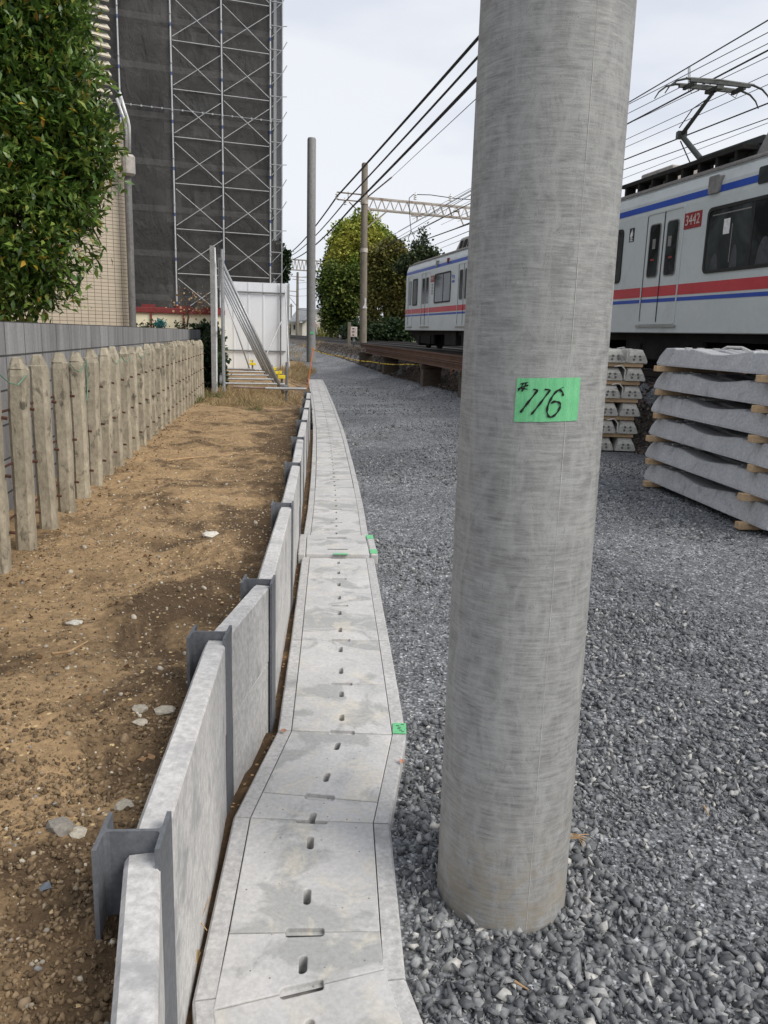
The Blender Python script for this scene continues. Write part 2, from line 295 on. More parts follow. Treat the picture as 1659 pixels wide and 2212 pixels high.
def M_soil(name, dry, wet, lo, hi):
    m, nt, b = _new(name); v = coords(nt, world=True)
    c = ramp(nt, noise(nt, v, 5, 8, .7, .3), [(.3, tuple(k*.78 for k in dry)), (.5, dry), (.7, tuple(k*1.22 for k in dry))])
    s = noise(nt, coords(nt, (1, .8, 1), world=True), 2.3, 10, .72, .8)
    ge = nt.nodes.new('ShaderNodeNewGeometry'); sx = nt.nodes.new('ShaderNodeSeparateXYZ'); nt.links.new(ge.outputs['Position'], sx.inputs[0])
    m1 = nt.nodes.new('ShaderNodeMath'); m1.operation = 'MULTIPLY_ADD'; m1.inputs[1].default_value = .085; nt.links.new(sx.outputs[1], m1.inputs[0]); nt.links.new(sx.outputs[0], m1.inputs[2])
    m2 = nt.nodes.new('ShaderNodeMapRange'); m2.inputs[1].default_value = -1.05; m2.inputs[2].default_value = -.35; m2.inputs[3].default_value = 0; m2.inputs[4].default_value = .13; nt.links.new(m1.outputs[0], m2.inputs[0])
    m4 = nt.nodes.new('ShaderNodeMapRange'); m4.inputs[1].default_value = 2.3; m4.inputs[2].default_value = 1.3; m4.inputs[3].default_value = 0; m4.inputs[4].default_value = .015; nt.links.new(sx.outputs[1], m4.inputs[0])
    m3 = nt.nodes.new('ShaderNodeMath'); m3.operation = 'ADD'; nt.links.new(s, m3.inputs[0]); nt.links.new(m2.outputs[0], m3.inputs[1])
    m5 = nt.nodes.new('ShaderNodeMath'); m5.operation = 'ADD'; nt.links.new(m3.outputs[0], m5.inputs[0]); nt.links.new(m4.outputs[0], m5.inputs[1])
    mk = ramp(nt, m5.outputs[0], [(lo, (0, 0, 0)), (hi, (1, 1, 1))])
    # damp freshly turned soil close to the retaining panels and by the camera
    c = mixc(nt, mk, c, wet)
    f = noise(nt, v, 38, 6, .75); c = mixc(nt, 1., c, ramp(nt, f, [(.3, (.66,)*3), (.7, (1.3,)*3)]), 'MULTIPLY')
    vo = nt.nodes.new('ShaderNodeTexVoronoi'); vo.inputs['Scale'].default_value = 60; nt.links.new(v, vo.inputs[0])
    sp = nt.nodes.new('ShaderNodeSeparateColor'); nt.links.new(vo.outputs['Color'], sp.inputs[0])
    k = ramp(nt, sp.outputs[0], [(.9, (0, 0, 0)), (.92, (1, 1, 1))]); k2 = ramp(nt, vo.outputs['Distance'], [(.3, (1, 1, 1)), (.42, (0, 0, 0))])
    c = mixc(nt, mixc(nt, 1., k, k2, 'MULTIPLY'), c, tuple(min(.6, q*1.9) for q in dry))
    nt.links.new(c, b.inputs['Base Color']); b.inputs['Roughness'].default_value = .95; b.inputs['Specular IOR Level'].default_value = .15
    bump(nt, b, f, .8, .012); return m
MT['soil'] = M_soil('dry_and_damp_soil', (.35, .238, .130), (.11, .073, .043), .49, .64)
MT['soil_trench'] = M_soil('damp_trench_soil', (.27, .17, .088), (.10, .065, .038), .46, .58)
MT['earth'] = M_soil('far_earth', (.16, .14, .09), (.07, .08, .03), .45, .6)
MT['stones'] = M_island('grey_crushed_stones', [(0, (.075, .079, .085)), (.35, (.145, .15, .157)), (.75, (.225, .23, .238)), (.94, (.33, .335, .34)), (1, (.50, .49, .46))], .88, 90, .3, .2)
MT['soilstones'] = M_island('soil_pebbles', [(0, (.16, .11, .065)), (.45, (.27, .20, .13)), (.7, (.34, .28, .20)), (.76, (.20, .20, .20)), (.8, (.38, .33, .26)), (1, (.56, .51, .42))], .85, 60, .3, .2)
MT['clods'] = M_island('soil_clods', [(0, (.11, .077, .047)), (.6, (.19, .134, .08)), (1, (.27, .195, .12))], .95, 60, .6, .1)
MT['ballaststones'] = M_island('ballast_stones', [(0, (.03, .024, .02)), (.5, (.085, .068, .055)), (.95, (.17, .14, .12)), (1, (.3, .27, .23))], .9, 30, .2, .2)
MT['leaf'] = M_island('glossy_leaves', [(0, (.038, .085, .017)), (.45, (.09, .17, .03)), (.8, (.17, .25, .046)), (.965, (.26, .30, .07)), (.985, (.42, .30, .03)), (1, (.40, .18, .04))], .38, 20, .1, .5, .25)
MT['leaf_ginkgo'] = M_island('yellow_green_leaves', [(0, (.20, .23, .04)), (.5, (.40, .41, .075)), (1, (.62, .58, .14))], .7, 2, 0, .2, .25, world_tint=(.35, (.45, .62, .5)))
MT['leaf_mid'] = M_island('mid_green_leaves', [(0, (.045, .075, .017)), (.5, (.10, .145, .032)), (1, (.21, .235, .055))], .7, 2, 0, .2, .2, world_tint=(.4, (.65, .75, .6)))
MT['leaf_olive'] = M_island('olive_brown_leaves', [(0, (.08, .085, .025)), (.5, (.18, .17, .05)), (1, (.32, .28, .09))], .8, 2, 0, .2, .2, world_tint=(.4, (.6, .7, .6)))
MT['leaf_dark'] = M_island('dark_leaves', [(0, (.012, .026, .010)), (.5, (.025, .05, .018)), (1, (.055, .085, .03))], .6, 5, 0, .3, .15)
MT['leaf_pine'] = M_island('grey_green_needles', [(0, (.03, .045, .02)), (.5, (.06, .085, .04)), (1, (.11, .13, .06))], .7, 5, 0, .2, .15)
MT['drygrass'] = M_island('dry_grass', [(0, (.28, .20, .11)), (.6, (.42, .32, .18)), (1, (.50, .41, .25))], .9, 5, 0, .1, .3)
MT['greengrass'] = M_island('green_weeds', [(0, (.04, .075, .02)), (.6, (.09, .14, .04)), (1, (.2, .22, .08))], .8, 5, 0, .2, .3)
MT['drytwig'] = M_mottled('dry_stalk', (.38, .24, .12), (.50, .34, .19), 9, 30, .9, 0)
MT['cord'] = M_mottled('green_cord', (.12, .28, .19), (.18, .36, .26), 9, 30, .6, 0)
MT['rope'] = M_mottled('yellow_black_rope', (.55, .38, .03), (.62, .45, .05), 9, 30, .7, 0, stain=(.05, .045, .03), stain_scale=14, stain_lo=.5, stain_hi=.53)

# ------------------------------------------------------------------ mesh helpers
def tag(o, label=None, cat=None, group=None, kind=None):
    if label: o['label'] = label
    if cat: o['category'] = cat
    if group: o['group'] = group
    if kind: o['kind'] = kind
    return o
def thing(name, loc, label, cat, group=None, rz=0):
    o = bpy.data.objects.new(name, None); COL.objects.link(o); o.location = loc; o.rotation_euler = (0, 0, rz)
    o.empty_display_size = .2
    return tag(o, label, cat, group)
def origin_of(o):
    p = Vector((0, 0, 0))
    while o is not None: p += o.location; o = o.parent
    return p
class MB:
    def __init__(s): s.v = []; s.f = []; s.m = []
    def add(s, vs, fs, mi=0):
        n = len(s.v); s.v += [tuple(p) for p in vs]; s.f += [tuple(i+n for i in f) for f in fs]; s.m += [mi]*len(fs); return s
    def hexa(s, b, t, mi=0):           # 4 bottom + 4 top corners, ccw
        return s.add(list(b)+list(t), [(3, 2, 1, 0), (4, 5, 6, 7), (0, 1, 5, 4), (1, 2, 6, 5), (2, 3, 7, 6), (3, 0, 4, 7)], mi)
    def box(s, c, d, ax=None, mi=0):   # centre, size, axes
        c = Vector(c); ax = ax or (Vector((1, 0, 0)), Vector((0, 1, 0)), Vector((0, 0, 1)))
        x, y, z = [Vector(a)*k*.5 for a, k in zip(ax, d)]
        return s.hexa([c-x-y-z, c+x-y-z, c+x+y-z, c-x+y-z], [c-x-y+z, c+x-y+z, c+x+y+z, c-x+y+z], mi)
    def tube(s, pts, r, n=8, cap=True, mi=0):
        pts = [Vector(p) for p in pts]; rs = r if isinstance(r, (list, tuple)) else [r]*len(pts)
        base = len(s.v); prev = None
        for i, p in enumerate(pts):
            a = pts[max(i-1, 0)]; b = pts[min(i+1, len(pts)-1)]; t = (b-a).normalized()
            if prev is None:
                u = t.orthogonal().normalized()
            else:
                u = (prev-t*prev.dot(t)); u = u.normalized() if u.length > 1e-6 else t.orthogonal().normalized()
            prev = u; w_ = t.cross(u)
            for k in range(n):
                an = 2*math.pi*k/n; s.v.append(tuple(p+(u*math.cos(an)+w_*math.sin(an))*rs[i]))
        for i in range(len(pts)-1):
            for k in range(n):
                a = base+i*n+k; b = base+i*n+(k+1) % n; s.f.append((a, b, b+n, a+n)); s.m.append(mi)
        if cap:
            s.f.append(tuple(base+k for k in range(n))[::-1]); s.m.append(mi)
            e = base+(len(pts)-1)*n; s.f.append(tuple(e+k for k in range(n))); s.m.append(mi)
        return s
    def sweep(s, prof, pts, mi=0, cap=True):   # profile in (side, up) swept along a ground path
        pts = [Vector(p) for p in pts]; base = len(s.v); n = len(prof)
        for i, p in enumerate(pts):
            a = pts[max(i-1, 0)]; b = pts[min(i+1, len(pts)-1)]; t = (b-a); t.z = 0; t.normalize(); side = Vector((t.y, -t.x, 0))
            for (q, h) in prof: s.v.append(tuple(p+side*q+Vector((0, 0, h))))
        for i in range(len(pts)-1):
            for k in range(n):
                a = base+i*n+k; b = base+i*n+(k+1) % n; s.f.append((a, b, b+n, a+n)); s.m.append(mi)
        if cap:
            s.f.append(tuple(base+k for k in range(n))[::-1]); s.m.append(mi)
            e = base+(len(pts)-1)*n; s.f.append(tuple(e+k for k in range(n))); s.m.append(mi)
        return s
    def build(s, name, mats, parent=None, smooth=False, bevel=0, origin=None, auto=False):
        me = bpy.data.meshes.new(name)
        if parent is not None: org = origin_of(parent)
        elif origin is not None: org = Vector(origin)
        else: org = Vector((0, 0, 0))
        me.from_pydata([(p[0]-org.x, p[1]-org.y, p[2]-org.z) for p in s.v], [], s.f)
        mats = mats if isinstance(mats, (list, tuple)) else [mats]
        for m in mats: me.materials.append(m)
        if len(mats) > 1: me.polygons.foreach_set('material_index', s.m)
        bm = bmesh.new(); bm.from_mesh(me); bmesh.ops.recalc_face_normals(bm, faces=bm.faces)
        if bevel:
            es = [e for e in bm.edges if len(e.link_faces) == 2 and e.calc_face_angle(0) > R(30)]
            bmesh.ops.bevel(bm, geom=es, offset=bevel, segments=1, affect='EDGES', clamp_overlap=True)
        bm.to_mesh(me); bm.free()
        if smooth: me.polygons.foreach_set('use_smooth', [True]*len(me.polygons))
        o = bpy.data.objects.new(name, me); COL.objects.link(o)
        if parent is not None: o.parent = parent
        elif origin is not None: o.location = origin
        if smooth and auto: me.set_sharp_from_angle(angle=R(40))
        return o
def dup(o, loc, rz=None, parent=None):
    c = o.copy(); COL.objects.link(c); c.location = loc
    if rz is not None: c.rotation_euler = (0, 0, rz)
    c.parent = parent
    for ch in list(o.children):
        dup(ch, ch.location.copy(), None, c)
    return c
def fast_mesh(name, verts, tris, mat):
    me = bpy.data.meshes.new(name); me.vertices.add(len(verts)); me.vertices.foreach_set('co', verts.astype(np.float32).ravel())
    me.loops.add(tris.size); me.loops.foreach_set('vertex_index', tris.astype(np.int32).ravel())
    k = tris.shape[1]; me.polygons.add(len(tris)); me.polygons.foreach_set('loop_start', np.arange(0, tris.size, k, dtype=np.int32))
    me.materials.append(mat); me.update(calc_edges=True); me.validate()
    return me
def rotmats(n, tilt=None):
    q = RNG.normal(size=(n, 4)); q /= np.linalg.norm(q, axis=1)[:, None]; a, b, c, d = q.T
    return np.stack([1-2*(c*c+d*d), 2*(b*c-a*d), 2*(b*d+a*c), 2*(b*c+a*d), 1-2*(b*b+d*d), 2*(c*d-a*b), 2*(b*d-a*c), 2*(c*d+a*b), 1-2*(b*b+c*c)], 1).reshape(n, 3, 3)
def rocks(k=14, npts=10, flat=.65, rounder=False):
    out = []
    for i in range(k):
        bm = bmesh.new()
        for j in range(npts if not rounder else 22):
            p = Vector(RNG.normal(size=3)).normalized()*(1 if rounder else RNG.uniform(.75, 1.15)); bm.verts.new((p.x, p.y*RNG.uniform(.7, .95), p.z*flat))
        bmesh.ops.convex_hull(bm, input=bm.verts); bmesh.ops.triangulate(bm, faces=bm.faces)
        for v in [v for v in bm.verts if not v.link_faces]: bm.verts.remove(v)
        bm.verts.index_update(); vs = np.array([v.co[:] for v in bm.verts]); fs = np.array([[v.index for v in f.verts] for f in bm.faces]); bm.free()
        out.append((vs, fs))
    return out
def scatter(name, templ, pts, sizes, mat, rots=None):
    n = len(pts); rots = rotmats(n) if rots is None else rots; pick = RNG.integers(0, len(templ), n); VV = []; FF = []; off = 0
    for k, (vs, fs) in enumerate(templ):
        idx = np.where(pick == k)[0]
        if not len(idx): continue
        s = sizes[idx]; s = s[:, None, None] if s.ndim == 1 else s[:, None, :]
        w_ = np.einsum('nij,nvj->nvi', rots[idx], vs[None]*s)+pts[idx][:, None, :]
        VV.append(w_.reshape(-1, 3)); FF.append((fs[None]+(np.arange(len(idx))*len(vs))[:, None, None]+off).reshape(-1, fs.shape[1])); off += len(idx)*len(vs)
    me = fast_mesh(name, np.concatenate(VV), np.concatenate(FF), mat)
    o = bpy.data.objects.new(name, me); COL.objects.link(o); return o
# value noise
_T = RNG.random((256, 256))
def vn(x, y):
    xi = np.floor(x).astype(int); yi = np.floor(y).astype(int); fx = x-xi; fy = y-yi; fx = fx*fx*(3-2*fx); fy = fy*fy*(3-2*fy)
    a = _T[xi & 255, yi & 255]; b = _T[(xi+1) & 255, yi & 255]; c = _T[xi & 255, (yi+1) & 255]; d = _T[(xi+1) & 255, (yi+1) & 255]
    return (a*(1-fx)+b*fx)*(1-fy)+(c*(1-fx)+d*fx)*fy-.5
def fbm(x, y, f, o=4):
    r = 0; a = 1.
    for k in range(o): r = r+a*vn(x*f+17.3*k, y*f-9.1*k); f *= 2.03; a *= .5
    return r
def sm(x): x = np.clip(x, 0, 1); return x*x*(3-2*x)

# ------------------------------------------------------------------ plan of the site
WP = np.array([(.12, -.75), (-.33, .9), (-.425, 1.36), (-.515, 2.43), (-.445, 2.97), (-.548, 4.42), (-.655, 5.85), (-.79, 7.35), (-.91, 8.85), (-1.035, 10.35), (-1.16, 11.85), (-1.29, 13.35)])
def Wx(Y): return np.interp(Y, WP[:, 1], WP[:, 0])
DP = np.array([(.14, .6), (-.158, 1.60), (-.197, 2.269), (-.136, 2.846), (-.164, 3.285), (-.198, 3.803), (-.235, 4.33), (-.305, 5.342), (-.353, 5.881), (-.42, 6.9), (-.52, 8.2), (-.63, 9.52), (-.80, 11.5), (-.965, 13.3), (-1.137, 15.03), (-1.36, 17.3), (-1.60, 19.6), (-1.87, 22.2), (-2.14, 24.8), (-2.44, 27.45)])
def Dx(Y): return np.interp(Y, DP[:, 1], DP[:, 0])
def track(Y): return 5.43-.215*(Y-14.2)-.0009*np.maximum(0, Y-30)**2
def railz(Y): return 1.05+.0028*Y
def base(Y): return .022*np.clip(Y-27, 0, 45)
def Hg(X, Y):                        # gravel yard and embankment
    X = np.asarray(X, float); Y = np.asarray(Y, float)
    b = base(Y); d = (track(Y)-X)*.977; top = railz(Y)-.2
    toe = np.where(Y > 15, np.interp(Y, [15, 19], [0, .22]), 0.)
    h = b+toe*sm((3.4-d)/1.0)
    h = np.where(d < 2.25, h+(top-h)*sm((2.25-d)/.85), h)
    return h+.012*fbm(X, Y, 1.2, 3)*np.clip(1-(Y-5)/60, 0, 1)+.010*fbm(X, Y, 9, 3)
def Hs(X, Y):                        # soil bank behind the panels
    X = np.asarray(X, float); Y = np.asarray(Y, float)
    bank = np.interp(Y, [9, 16, 27, 60], [.425, .30, .28, .8])
    t = sm((Y-13.2)/.9); edge = np.where(Y < 13.3, Wx(Y), Dx(np.minimum(Y, 27.4))-.25)
    ramp_ = sm((edge-X)/1.0)
    h = bank*(1-t)+bank*t*ramp_+base(Y)*t*(1-ramp_)
    return h+.035*fbm(X, Y, 1.1, 4)+.022*fbm(X, Y, 6, 4)+.012*fbm(X+5, Y, 22, 3)*(Y < 12)
def sheet(name, xs, ys, H, mask, mat, kind='structure', off=0.):
    Xg, Yg = np.meshgrid(xs, ys); Z = H(Xg, Yg)+off; n, m = Xg.shape
    idx = np.arange(n*m).reshape(n, m); q = np.stack([idx[:-1, :-1], idx[:-1, 1:], idx[1:, 1:], idx[1:, :-1]], -1).reshape(-1, 4)
    cx = (Xg[:-1, :-1]+Xg[1:, 1:])/2; cy = (Yg[:-1, :-1]+Yg[1:, 1:])/2; q = q[mask(cx, cy).ravel()]
    P = np.stack([Xg, Yg, Z], -1).reshape(-1, 3); used = np.unique(q); re = -np.ones(len(P), int); re[used] = np.arange(len(used))
    me = fast_mesh(name, P[used], re[q], mat); me.polygons.foreach_set('use_smooth', [True]*len(me.polygons))
    o = bpy.data.objects.new(name, me); COL.objects.link(o); o['kind'] = kind; return o
def lin(*seg):
    r = []
    for a, b, s in seg: r += list(np.arange(a, b-1e-6, s))
    r.append(seg[-1][1]); return np.array(r)
xs = lin((-2.45, 4.2, .03), (4.2, 9, .25)); ys = lin((.2, 9, .03), (9, 16, .08), (16, 28, .3))
sheet('gravel_ground', xs, ys, Hg, lambda x, y: (x > Dx(y)+.21) & ((track(y)-x) > .9) & (y < 27.5), MT['gravel'])
xs = lin((-9, 8, .25)); ys = lin((27.3, 75, .5))
sheet('gravel_path', xs, ys, Hg, lambda x, y: (x > np.interp(y, [27, 38, 45, 75], [-2.75, -4.3, -6.5, -12])) & ((track(y)-x) > 1.9), MT['gravel'], off=.004)
xs = lin((-30, 20, .2)); ys = lin((2, 45, .25), (45, 160, 2))
sheet('ballast_bed', xs, ys, Hg, lambda x, y: (track(y)-x < 2.4) & (track(y)-x > -7.5), MT['ballast'], off=.012)
xs = lin((-9, -3, .2), (-3, -.2, .025)); ys = lin((.3, 8, .025), (8, 14, .06), (14, 34, .25))
sheet('soil_bank', xs, ys, Hs, lambda x, y: np.where(y < 13.35, x < Wx(y)-.035, x < np.where(y < 27.4, Dx(y)-.262, -2.6-.13*(y-27.4))), MT['soil'])
xs = lin((-1.6, .3, .02)); ys = lin((.3, 8, .03), (8, 13.5, .1))
sheet('trench_soil', xs, ys, lambda x, y: -.002+.02*fbm(x, y, 3, 3)+.02*fbm(x, y, 14, 3), lambda x, y: (x > Wx(y)-.02) & (x < Dx(y)-.20) & (y < 13.1), MT['soil_trench'])
xs = lin((-600, -40, 40), (-40, 40, 2), (40, 600, 40)); ys = lin((-30, 120, 2), (120, 1200, 60))
sheet('ground', xs, ys, lambda x, y: np.interp(y, [13, 27, 60, 1200], [-.3, -.2, .55, 1.0])+0*x, lambda x, y: x == x, MT['earth'])

# ------------------------------------------------------------------ loose stones
ROCK = rocks(16, 9, .7); PEB = rocks(12, 12, .7, True)
def vis(n, ylo, yhi, xlo, xhi): 
    return RNG.uniform(xlo, xhi, n), RNG.uniform(ylo, yhi, n)
P = []; S = []
for n, ylo, yhi, smin, smax in ((21000, 1.2, 2.7, .004, .0225), (24000, 2.3, 4.5, .0042, .019), (22000, 4.2, 8, .005, .018), (16000, 8, 15, .008, .020), (9000, 14, 27, .012, .026)):
    y = RNG.uniform(ylo, yhi, n); x = RNG.uniform(-.1, 1, n); xmax = np.minimum(.52*y+.4, 3.6); x = Dx(y)+.26+x*(xmax-Dx(y)-.2)
    s = smin+(smax-smin)*RNG.random(n)**np.where(y < 4, 3.6, 3.0)
    patch = fbm(x, y, .9, 3)+.35*(y < 3.2)       # bigger stones gather in patches and by the pole
    s = s*np.where(patch > .05, 1.15, .72); keep = (x > Dx(y)+.255+s*.6)&(RNG.random(n) < np.where(patch > -.1, 1, .55))
    x, y, s = x[keep], y[keep], s[keep]; P.append(np.stack([x, y, Hg(x, y)+s*.25], 1)); S.append(s)
aa = RNG.uniform(0, 6.283, 260); rr_ = RNG.uniform(.186, .25, 260); P.append(np.stack([.361+rr_*np.cos(aa), 2.018+rr_*np.sin(aa), RNG.uniform(-.004, .008, 260)], 1)); S.append(RNG.uniform(.006, .02, 260))
P = np.concatenate(P); S = np.concatenate(S); S3 = np.stack([S*RNG.uniform(.9, 1.5, len(S)), S, S*RNG.uniform(.6, 1, len(S))], 1)
tag(scatter('gravel_stones', ROCK, P, S3, MT['stones']), 'loose grey crushed stones covering the yard beside the drain', 'gravel', kind='stuff')
# pebbles and clods on the soil
def soil_pts(n, ylo, yhi, near_wall=False):
    y = ylo+(yhi-ylo)*RNG.random(n)**1.3; lo = -.16*y-1.15
    x = RNG.uniform(0, 1, n); x = Wx(y)-.03-(x**(1.8 if near_wall else 1))*(Wx(y)-lo); return x, y
P = []; S = []
for n, a, b, s0, s1 in ((5600, .8, 5, .0018, .008), (260, .8, 7, .008, .020), (1800, 4, 13, .003, .011)):
    x, y = soil_pts(n, a, b, s1 > .02); s = s0+(s1-s0)*RNG.random(n)**2.5; P.append(np.stack([x, y, Hs(x, y)+s*.15], 1)); S.append(s)
x = RNG.uniform(-.75, -.1, 1500); y = RNG.uniform(.9, 6, 1500); k = (x > Wx(y)+.06) & (x < Dx(y)-.25); x, y = x[k], y[k]; s = .004+.012*RNG.random(len(x))**2
P.append(np.stack([x, y, .003+0*x], 1)); S.append(s)
P = np.concatenate(P); S = np.concatenate(S)
tag(scatter('soil_pebbles', PEB, P, S, MT['soilstones']), 'small pale pebbles scattered over the brown soil strip', 'pebbles', kind='stuff')
x, y = soil_pts(26000, .7, 4.2, False); keep = (y < 2.3) | (RNG.random(len(x)) < .45); x, y = x[keep], y[keep]; s = .002+.012*RNG.random(len(x))**4.5*np.where(y < 2.2, 1, .5)
tag(scatter('soil_clods', ROCK, np.stack([x, y, Hs(x, y)+s*.1], 1), s, MT['clods']), 'crumbly brown soil clods near the steel beams', 'soil clods', kind='stuff')
x, y = soil_pts(17000, .7, 2.25, False); keep = fbm(x, y, 2.2, 3)+.5*(2.0-y) > .08; x, y = x[keep], y[keep]; s = .002+.009*RNG.random(len(x))**2.2
tag(scatter('soil_crumbs', ROCK, np.stack([x, y, Hs(x, y)+s*.1], 1), s, MT['clods']), 'crumbled damp earth in the bottom left corner', 'soil crumbs', kind='stuff')
# ballast shoulder stones
n = 15000; y = RNG.uniform(9, 50, n); d = RNG.uniform(.95, 2.5, n); x = track(y)-d; s = RNG.uniform(.02, .045, n)
tag(scatter('ballast_stones', ROCK, np.stack([x, y, Hg(x, y)+s*.3], 1), s, MT['ballaststones']), 'brown ballast stones on the shoulder of the railway', 'ballast', kind='stuff')
# single larger stones seen in the soil
for (px, py, s, lab) in ((268, 1742, .028, 'pale rough stone on damp soil, largest of the light stones'), (250, 1742, .02, 'grey stone beside the pale rough stone in the soil'), (325, 1638, .021, 'orange brown stone pair member near the concrete panel, right one'), (305, 1640, .019, 'orange brown stone pair member near the concrete panel, left one'),
                         (130, 1798, .040, 'flat grey stone half buried in the soil at left'), (165, 1805, .026, 'pale stone right of the flat buried stone'), (303, 1545, .028, 'rounded pale stone on the soil above its twin'), (302, 1578, .024, 'rounded pale stone on the soil below its twin'), (356, 1548, .035, 'broad tan stone near the retaining panel'), (455, 1160, .05, 'bright white stone on the sandy soil'), (160, 1345, .035, 'flat white stone in the sandy soil at left'), (100, 1915, .018, 'blue grey slate chip in the near soil')):
    g = G(px, py, .425); vs, fs = random.choice(PEB if s > .021 else ROCK)
    a = random.random()*6.28; ca, sa = math.cos(a), math.sin(a)
    b = MB(); b.add([(g.x+(v[0]*ca-v[1]*sa)*s, g.y+(v[0]*sa+v[1]*ca)*s, float(Hs(g.x, g.y))+v[2]*s*.55+s*.1) for v in vs], [tuple(f) for f in fs])
    col = {'orange': (.34, .20, .10), 'white': (.6, .57, .5), 'slate': (.16, .18, .21), 'flat g': (.24, .22, .19)}
    c = next((col[k] for k in col if k in lab), (.42, .38, .31))
    key = 'st%s' % (c,)
    if key not in MT: MT[key] = M_mottled('field_stone', tuple(q*.8 for q in c), tuple(q*1.15 for q in c), 30, 120, .9, .4, dist=.003)
    tag(b.build('stone', MT[key], origin=(g.x, g.y, float(Hs(g.x, g.y))), smooth=s > .05), lab, 'stone', 'larger stones in the soil')

# ------------------------------------------------------------------ near pole with green tape
PC = Vector((.361, 2.018, 0)); PR = .1795; LEAN = Vector((-.0035, -.002, 1)).normalized()
pole = thing('concrete_pole', PC, 'large smooth grey concrete pole in the foreground with green tape', 'pole')
def pr(z): return PR-.0036*z
b = MB(); zs = [-.3, -.02, .5, 1, 1.5, 2, 2.5, 3, 5, 8, 11]; nn = 96
b.tube([PC+LEAN*z for z in zs], [pr(z) for z in zs], nn)
b.build('shaft', MT['pole'], pole, smooth=True, auto=True)
AZ0 = math.atan2(-PC.y, -PC.x)     # direction from the pole to the camera
def cyl(phi, z, off=0.): a = AZ0+phi; c = PC+LEAN*z; r = pr(z)+off; return Vector((c.x+r*math.cos(a), c.y+r*math.sin(a), c.z))
b = MB()
for i in range(60):
    z0 = i*.1; z1 = z0+.1; w0 = .0045+.002*math.sin(i*1.7)
    b.add([cyl(.42+.035*z0, z0, .0008), cyl(.42+.035*z0+w0*1.3, z0, .0008), cyl(.42+.035*z1+w0*1.3, z1, .0008), cyl(.42+.035*z1, z1, .0008)], [(0, 1, 2, 3)])
b.build('mould_seam', MT['seam'], pole)
ZT, HT, PH0, PH1 = 1.390, .098, -.21, .64
def tp(u, v, off=.0018): return cyl(PH0+(PH1-PH0)*u, ZT+HT*(.5-v)+.006*(u-.5), off)
b = MB(); nu, nv = 28, 8
vs = []
for j in range(nv+1):
    for i in range(nu+1):
        u, v = i/nu, j/nv; vs.append(tp(u+(.008*(1-v) if i == nu else (.012*(1-v) if i == 0 else 0)), v+(random.uniform(-.006, .006) if j in (0, nv) else 0), .0016+(.0012 if abs(v-.5) < .07 else 0)+.0003*random.random()))
b.add(vs, [(j*(nu+1)+i, j*(nu+1)+i+1, (j+1)*(nu+1)+i+1, (j+1)*(nu+1)+i) for j in range(nv) for i in range(nu)])
tape = b.build('adhesive_tape', MT['tape'], pole, smooth=True)
b = MB()
def stroke(pts, w_):
    q = [Vector(((x-265)/1125, (y-315)/705, 0)) for x, y in pts]; asp = 705/1125
    P2 = []
    for i in range(len(q)-1):
        for k in range(5): P2.append(q[i].lerp(q[i+1], k/5))
    P2.append(q[-1]); L_ = []; R_ = []
    for i, p in enumerate(P2):
        t = P2[min(i+1, len(P2)-1)]-P2[max(i-1, 0)]; t = Vector((t.x, t.y*asp, 0)).normalized(); nrm = Vector((-t.y, t.x/asp, 0))
        ww = w_*(.75+.25*math.sin(i*.7+1))*(.6 if i in (0, len(P2)-1) else 1)/2250
        L_.append(p+nrm*ww); R_.append(p-nrm*ww)
    vs = [tp(p.x, p.y, .0036) for p in L_]+[tp(p.x, p.y, .0036) for p in R_]; n = len(L_)
    b.add(vs, [(i, i+1, n+i+1, n+i) for i in range(n-1)])
for p, w_ in (([(340, 410), (475, 378)], 24), ([(300, 492), (380, 455), (478, 425)], 28), ([(308, 520), (360, 450), (400, 385)], 26), ([(372, 530), (410, 460), (440, 385)], 28), ([(345, 475), (470, 492)], 26),
              ([(558, 497), (640, 498)], 28), ([(638, 500), (560, 610), (480, 715), (420, 800), (370, 870)], 44), ([(745, 494), (845, 500)], 28), ([(845, 500), (760, 620), (690, 720), (620, 815), (552, 900)], 40),
              ([(1075, 605), (1062, 545), (1020, 510), (975, 508), (930, 550), (880, 620), (845, 690), (815, 780), (812, 860), (840, 925), (880, 945), (940, 920), (1000, 860), (1032, 790), (1035, 730), (995, 700), (930, 690), (870, 715)], 42), ([(1080, 462), (1020, 480), (980, 505)], 12)): stroke(p, w_)
b.build('handwritten_number', MT['ink'], tape)

# ------------------------------------------------------------------ retaining wall of steel beams and concrete boards
ORD = ['first', 'second', 'third', 'fourth', 'fifth', 'sixth', 'seventh', 'eighth', 'ninth', 'tenth', 'eleventh', 'twelfth', 'thirteenth', 'fourteenth', 'fifteenth', 'sixteenth', 'seventeenth', 'eighteenth', 'nineteenth', 'twentieth',
       'twenty-first', 'twenty-second', 'twenty-third', 'twenty-fourth', 'twenty-fifth', 'twenty-sixth', 'twenty-seventh', 'twenty-eighth', 'twenty-ninth', 'thirtieth'] + ['thirty-%s' % o for o in ('first', 'second', 'third', 'fourth', 'fifth', 'sixth', 'seventh', 'eighth', 'ninth')] + ['fortieth'] + ['forty-%s' % o for o in ('first', 'second', 'third', 'fourth', 'fifth', 'sixth', 'seventh', 'eighth', 'ninth')]+['fiftieth', 'fifty-first', 'fifty-second', 'fifty-third', 'fifty-fourth']
ZU = Vector((0, 0, 1))
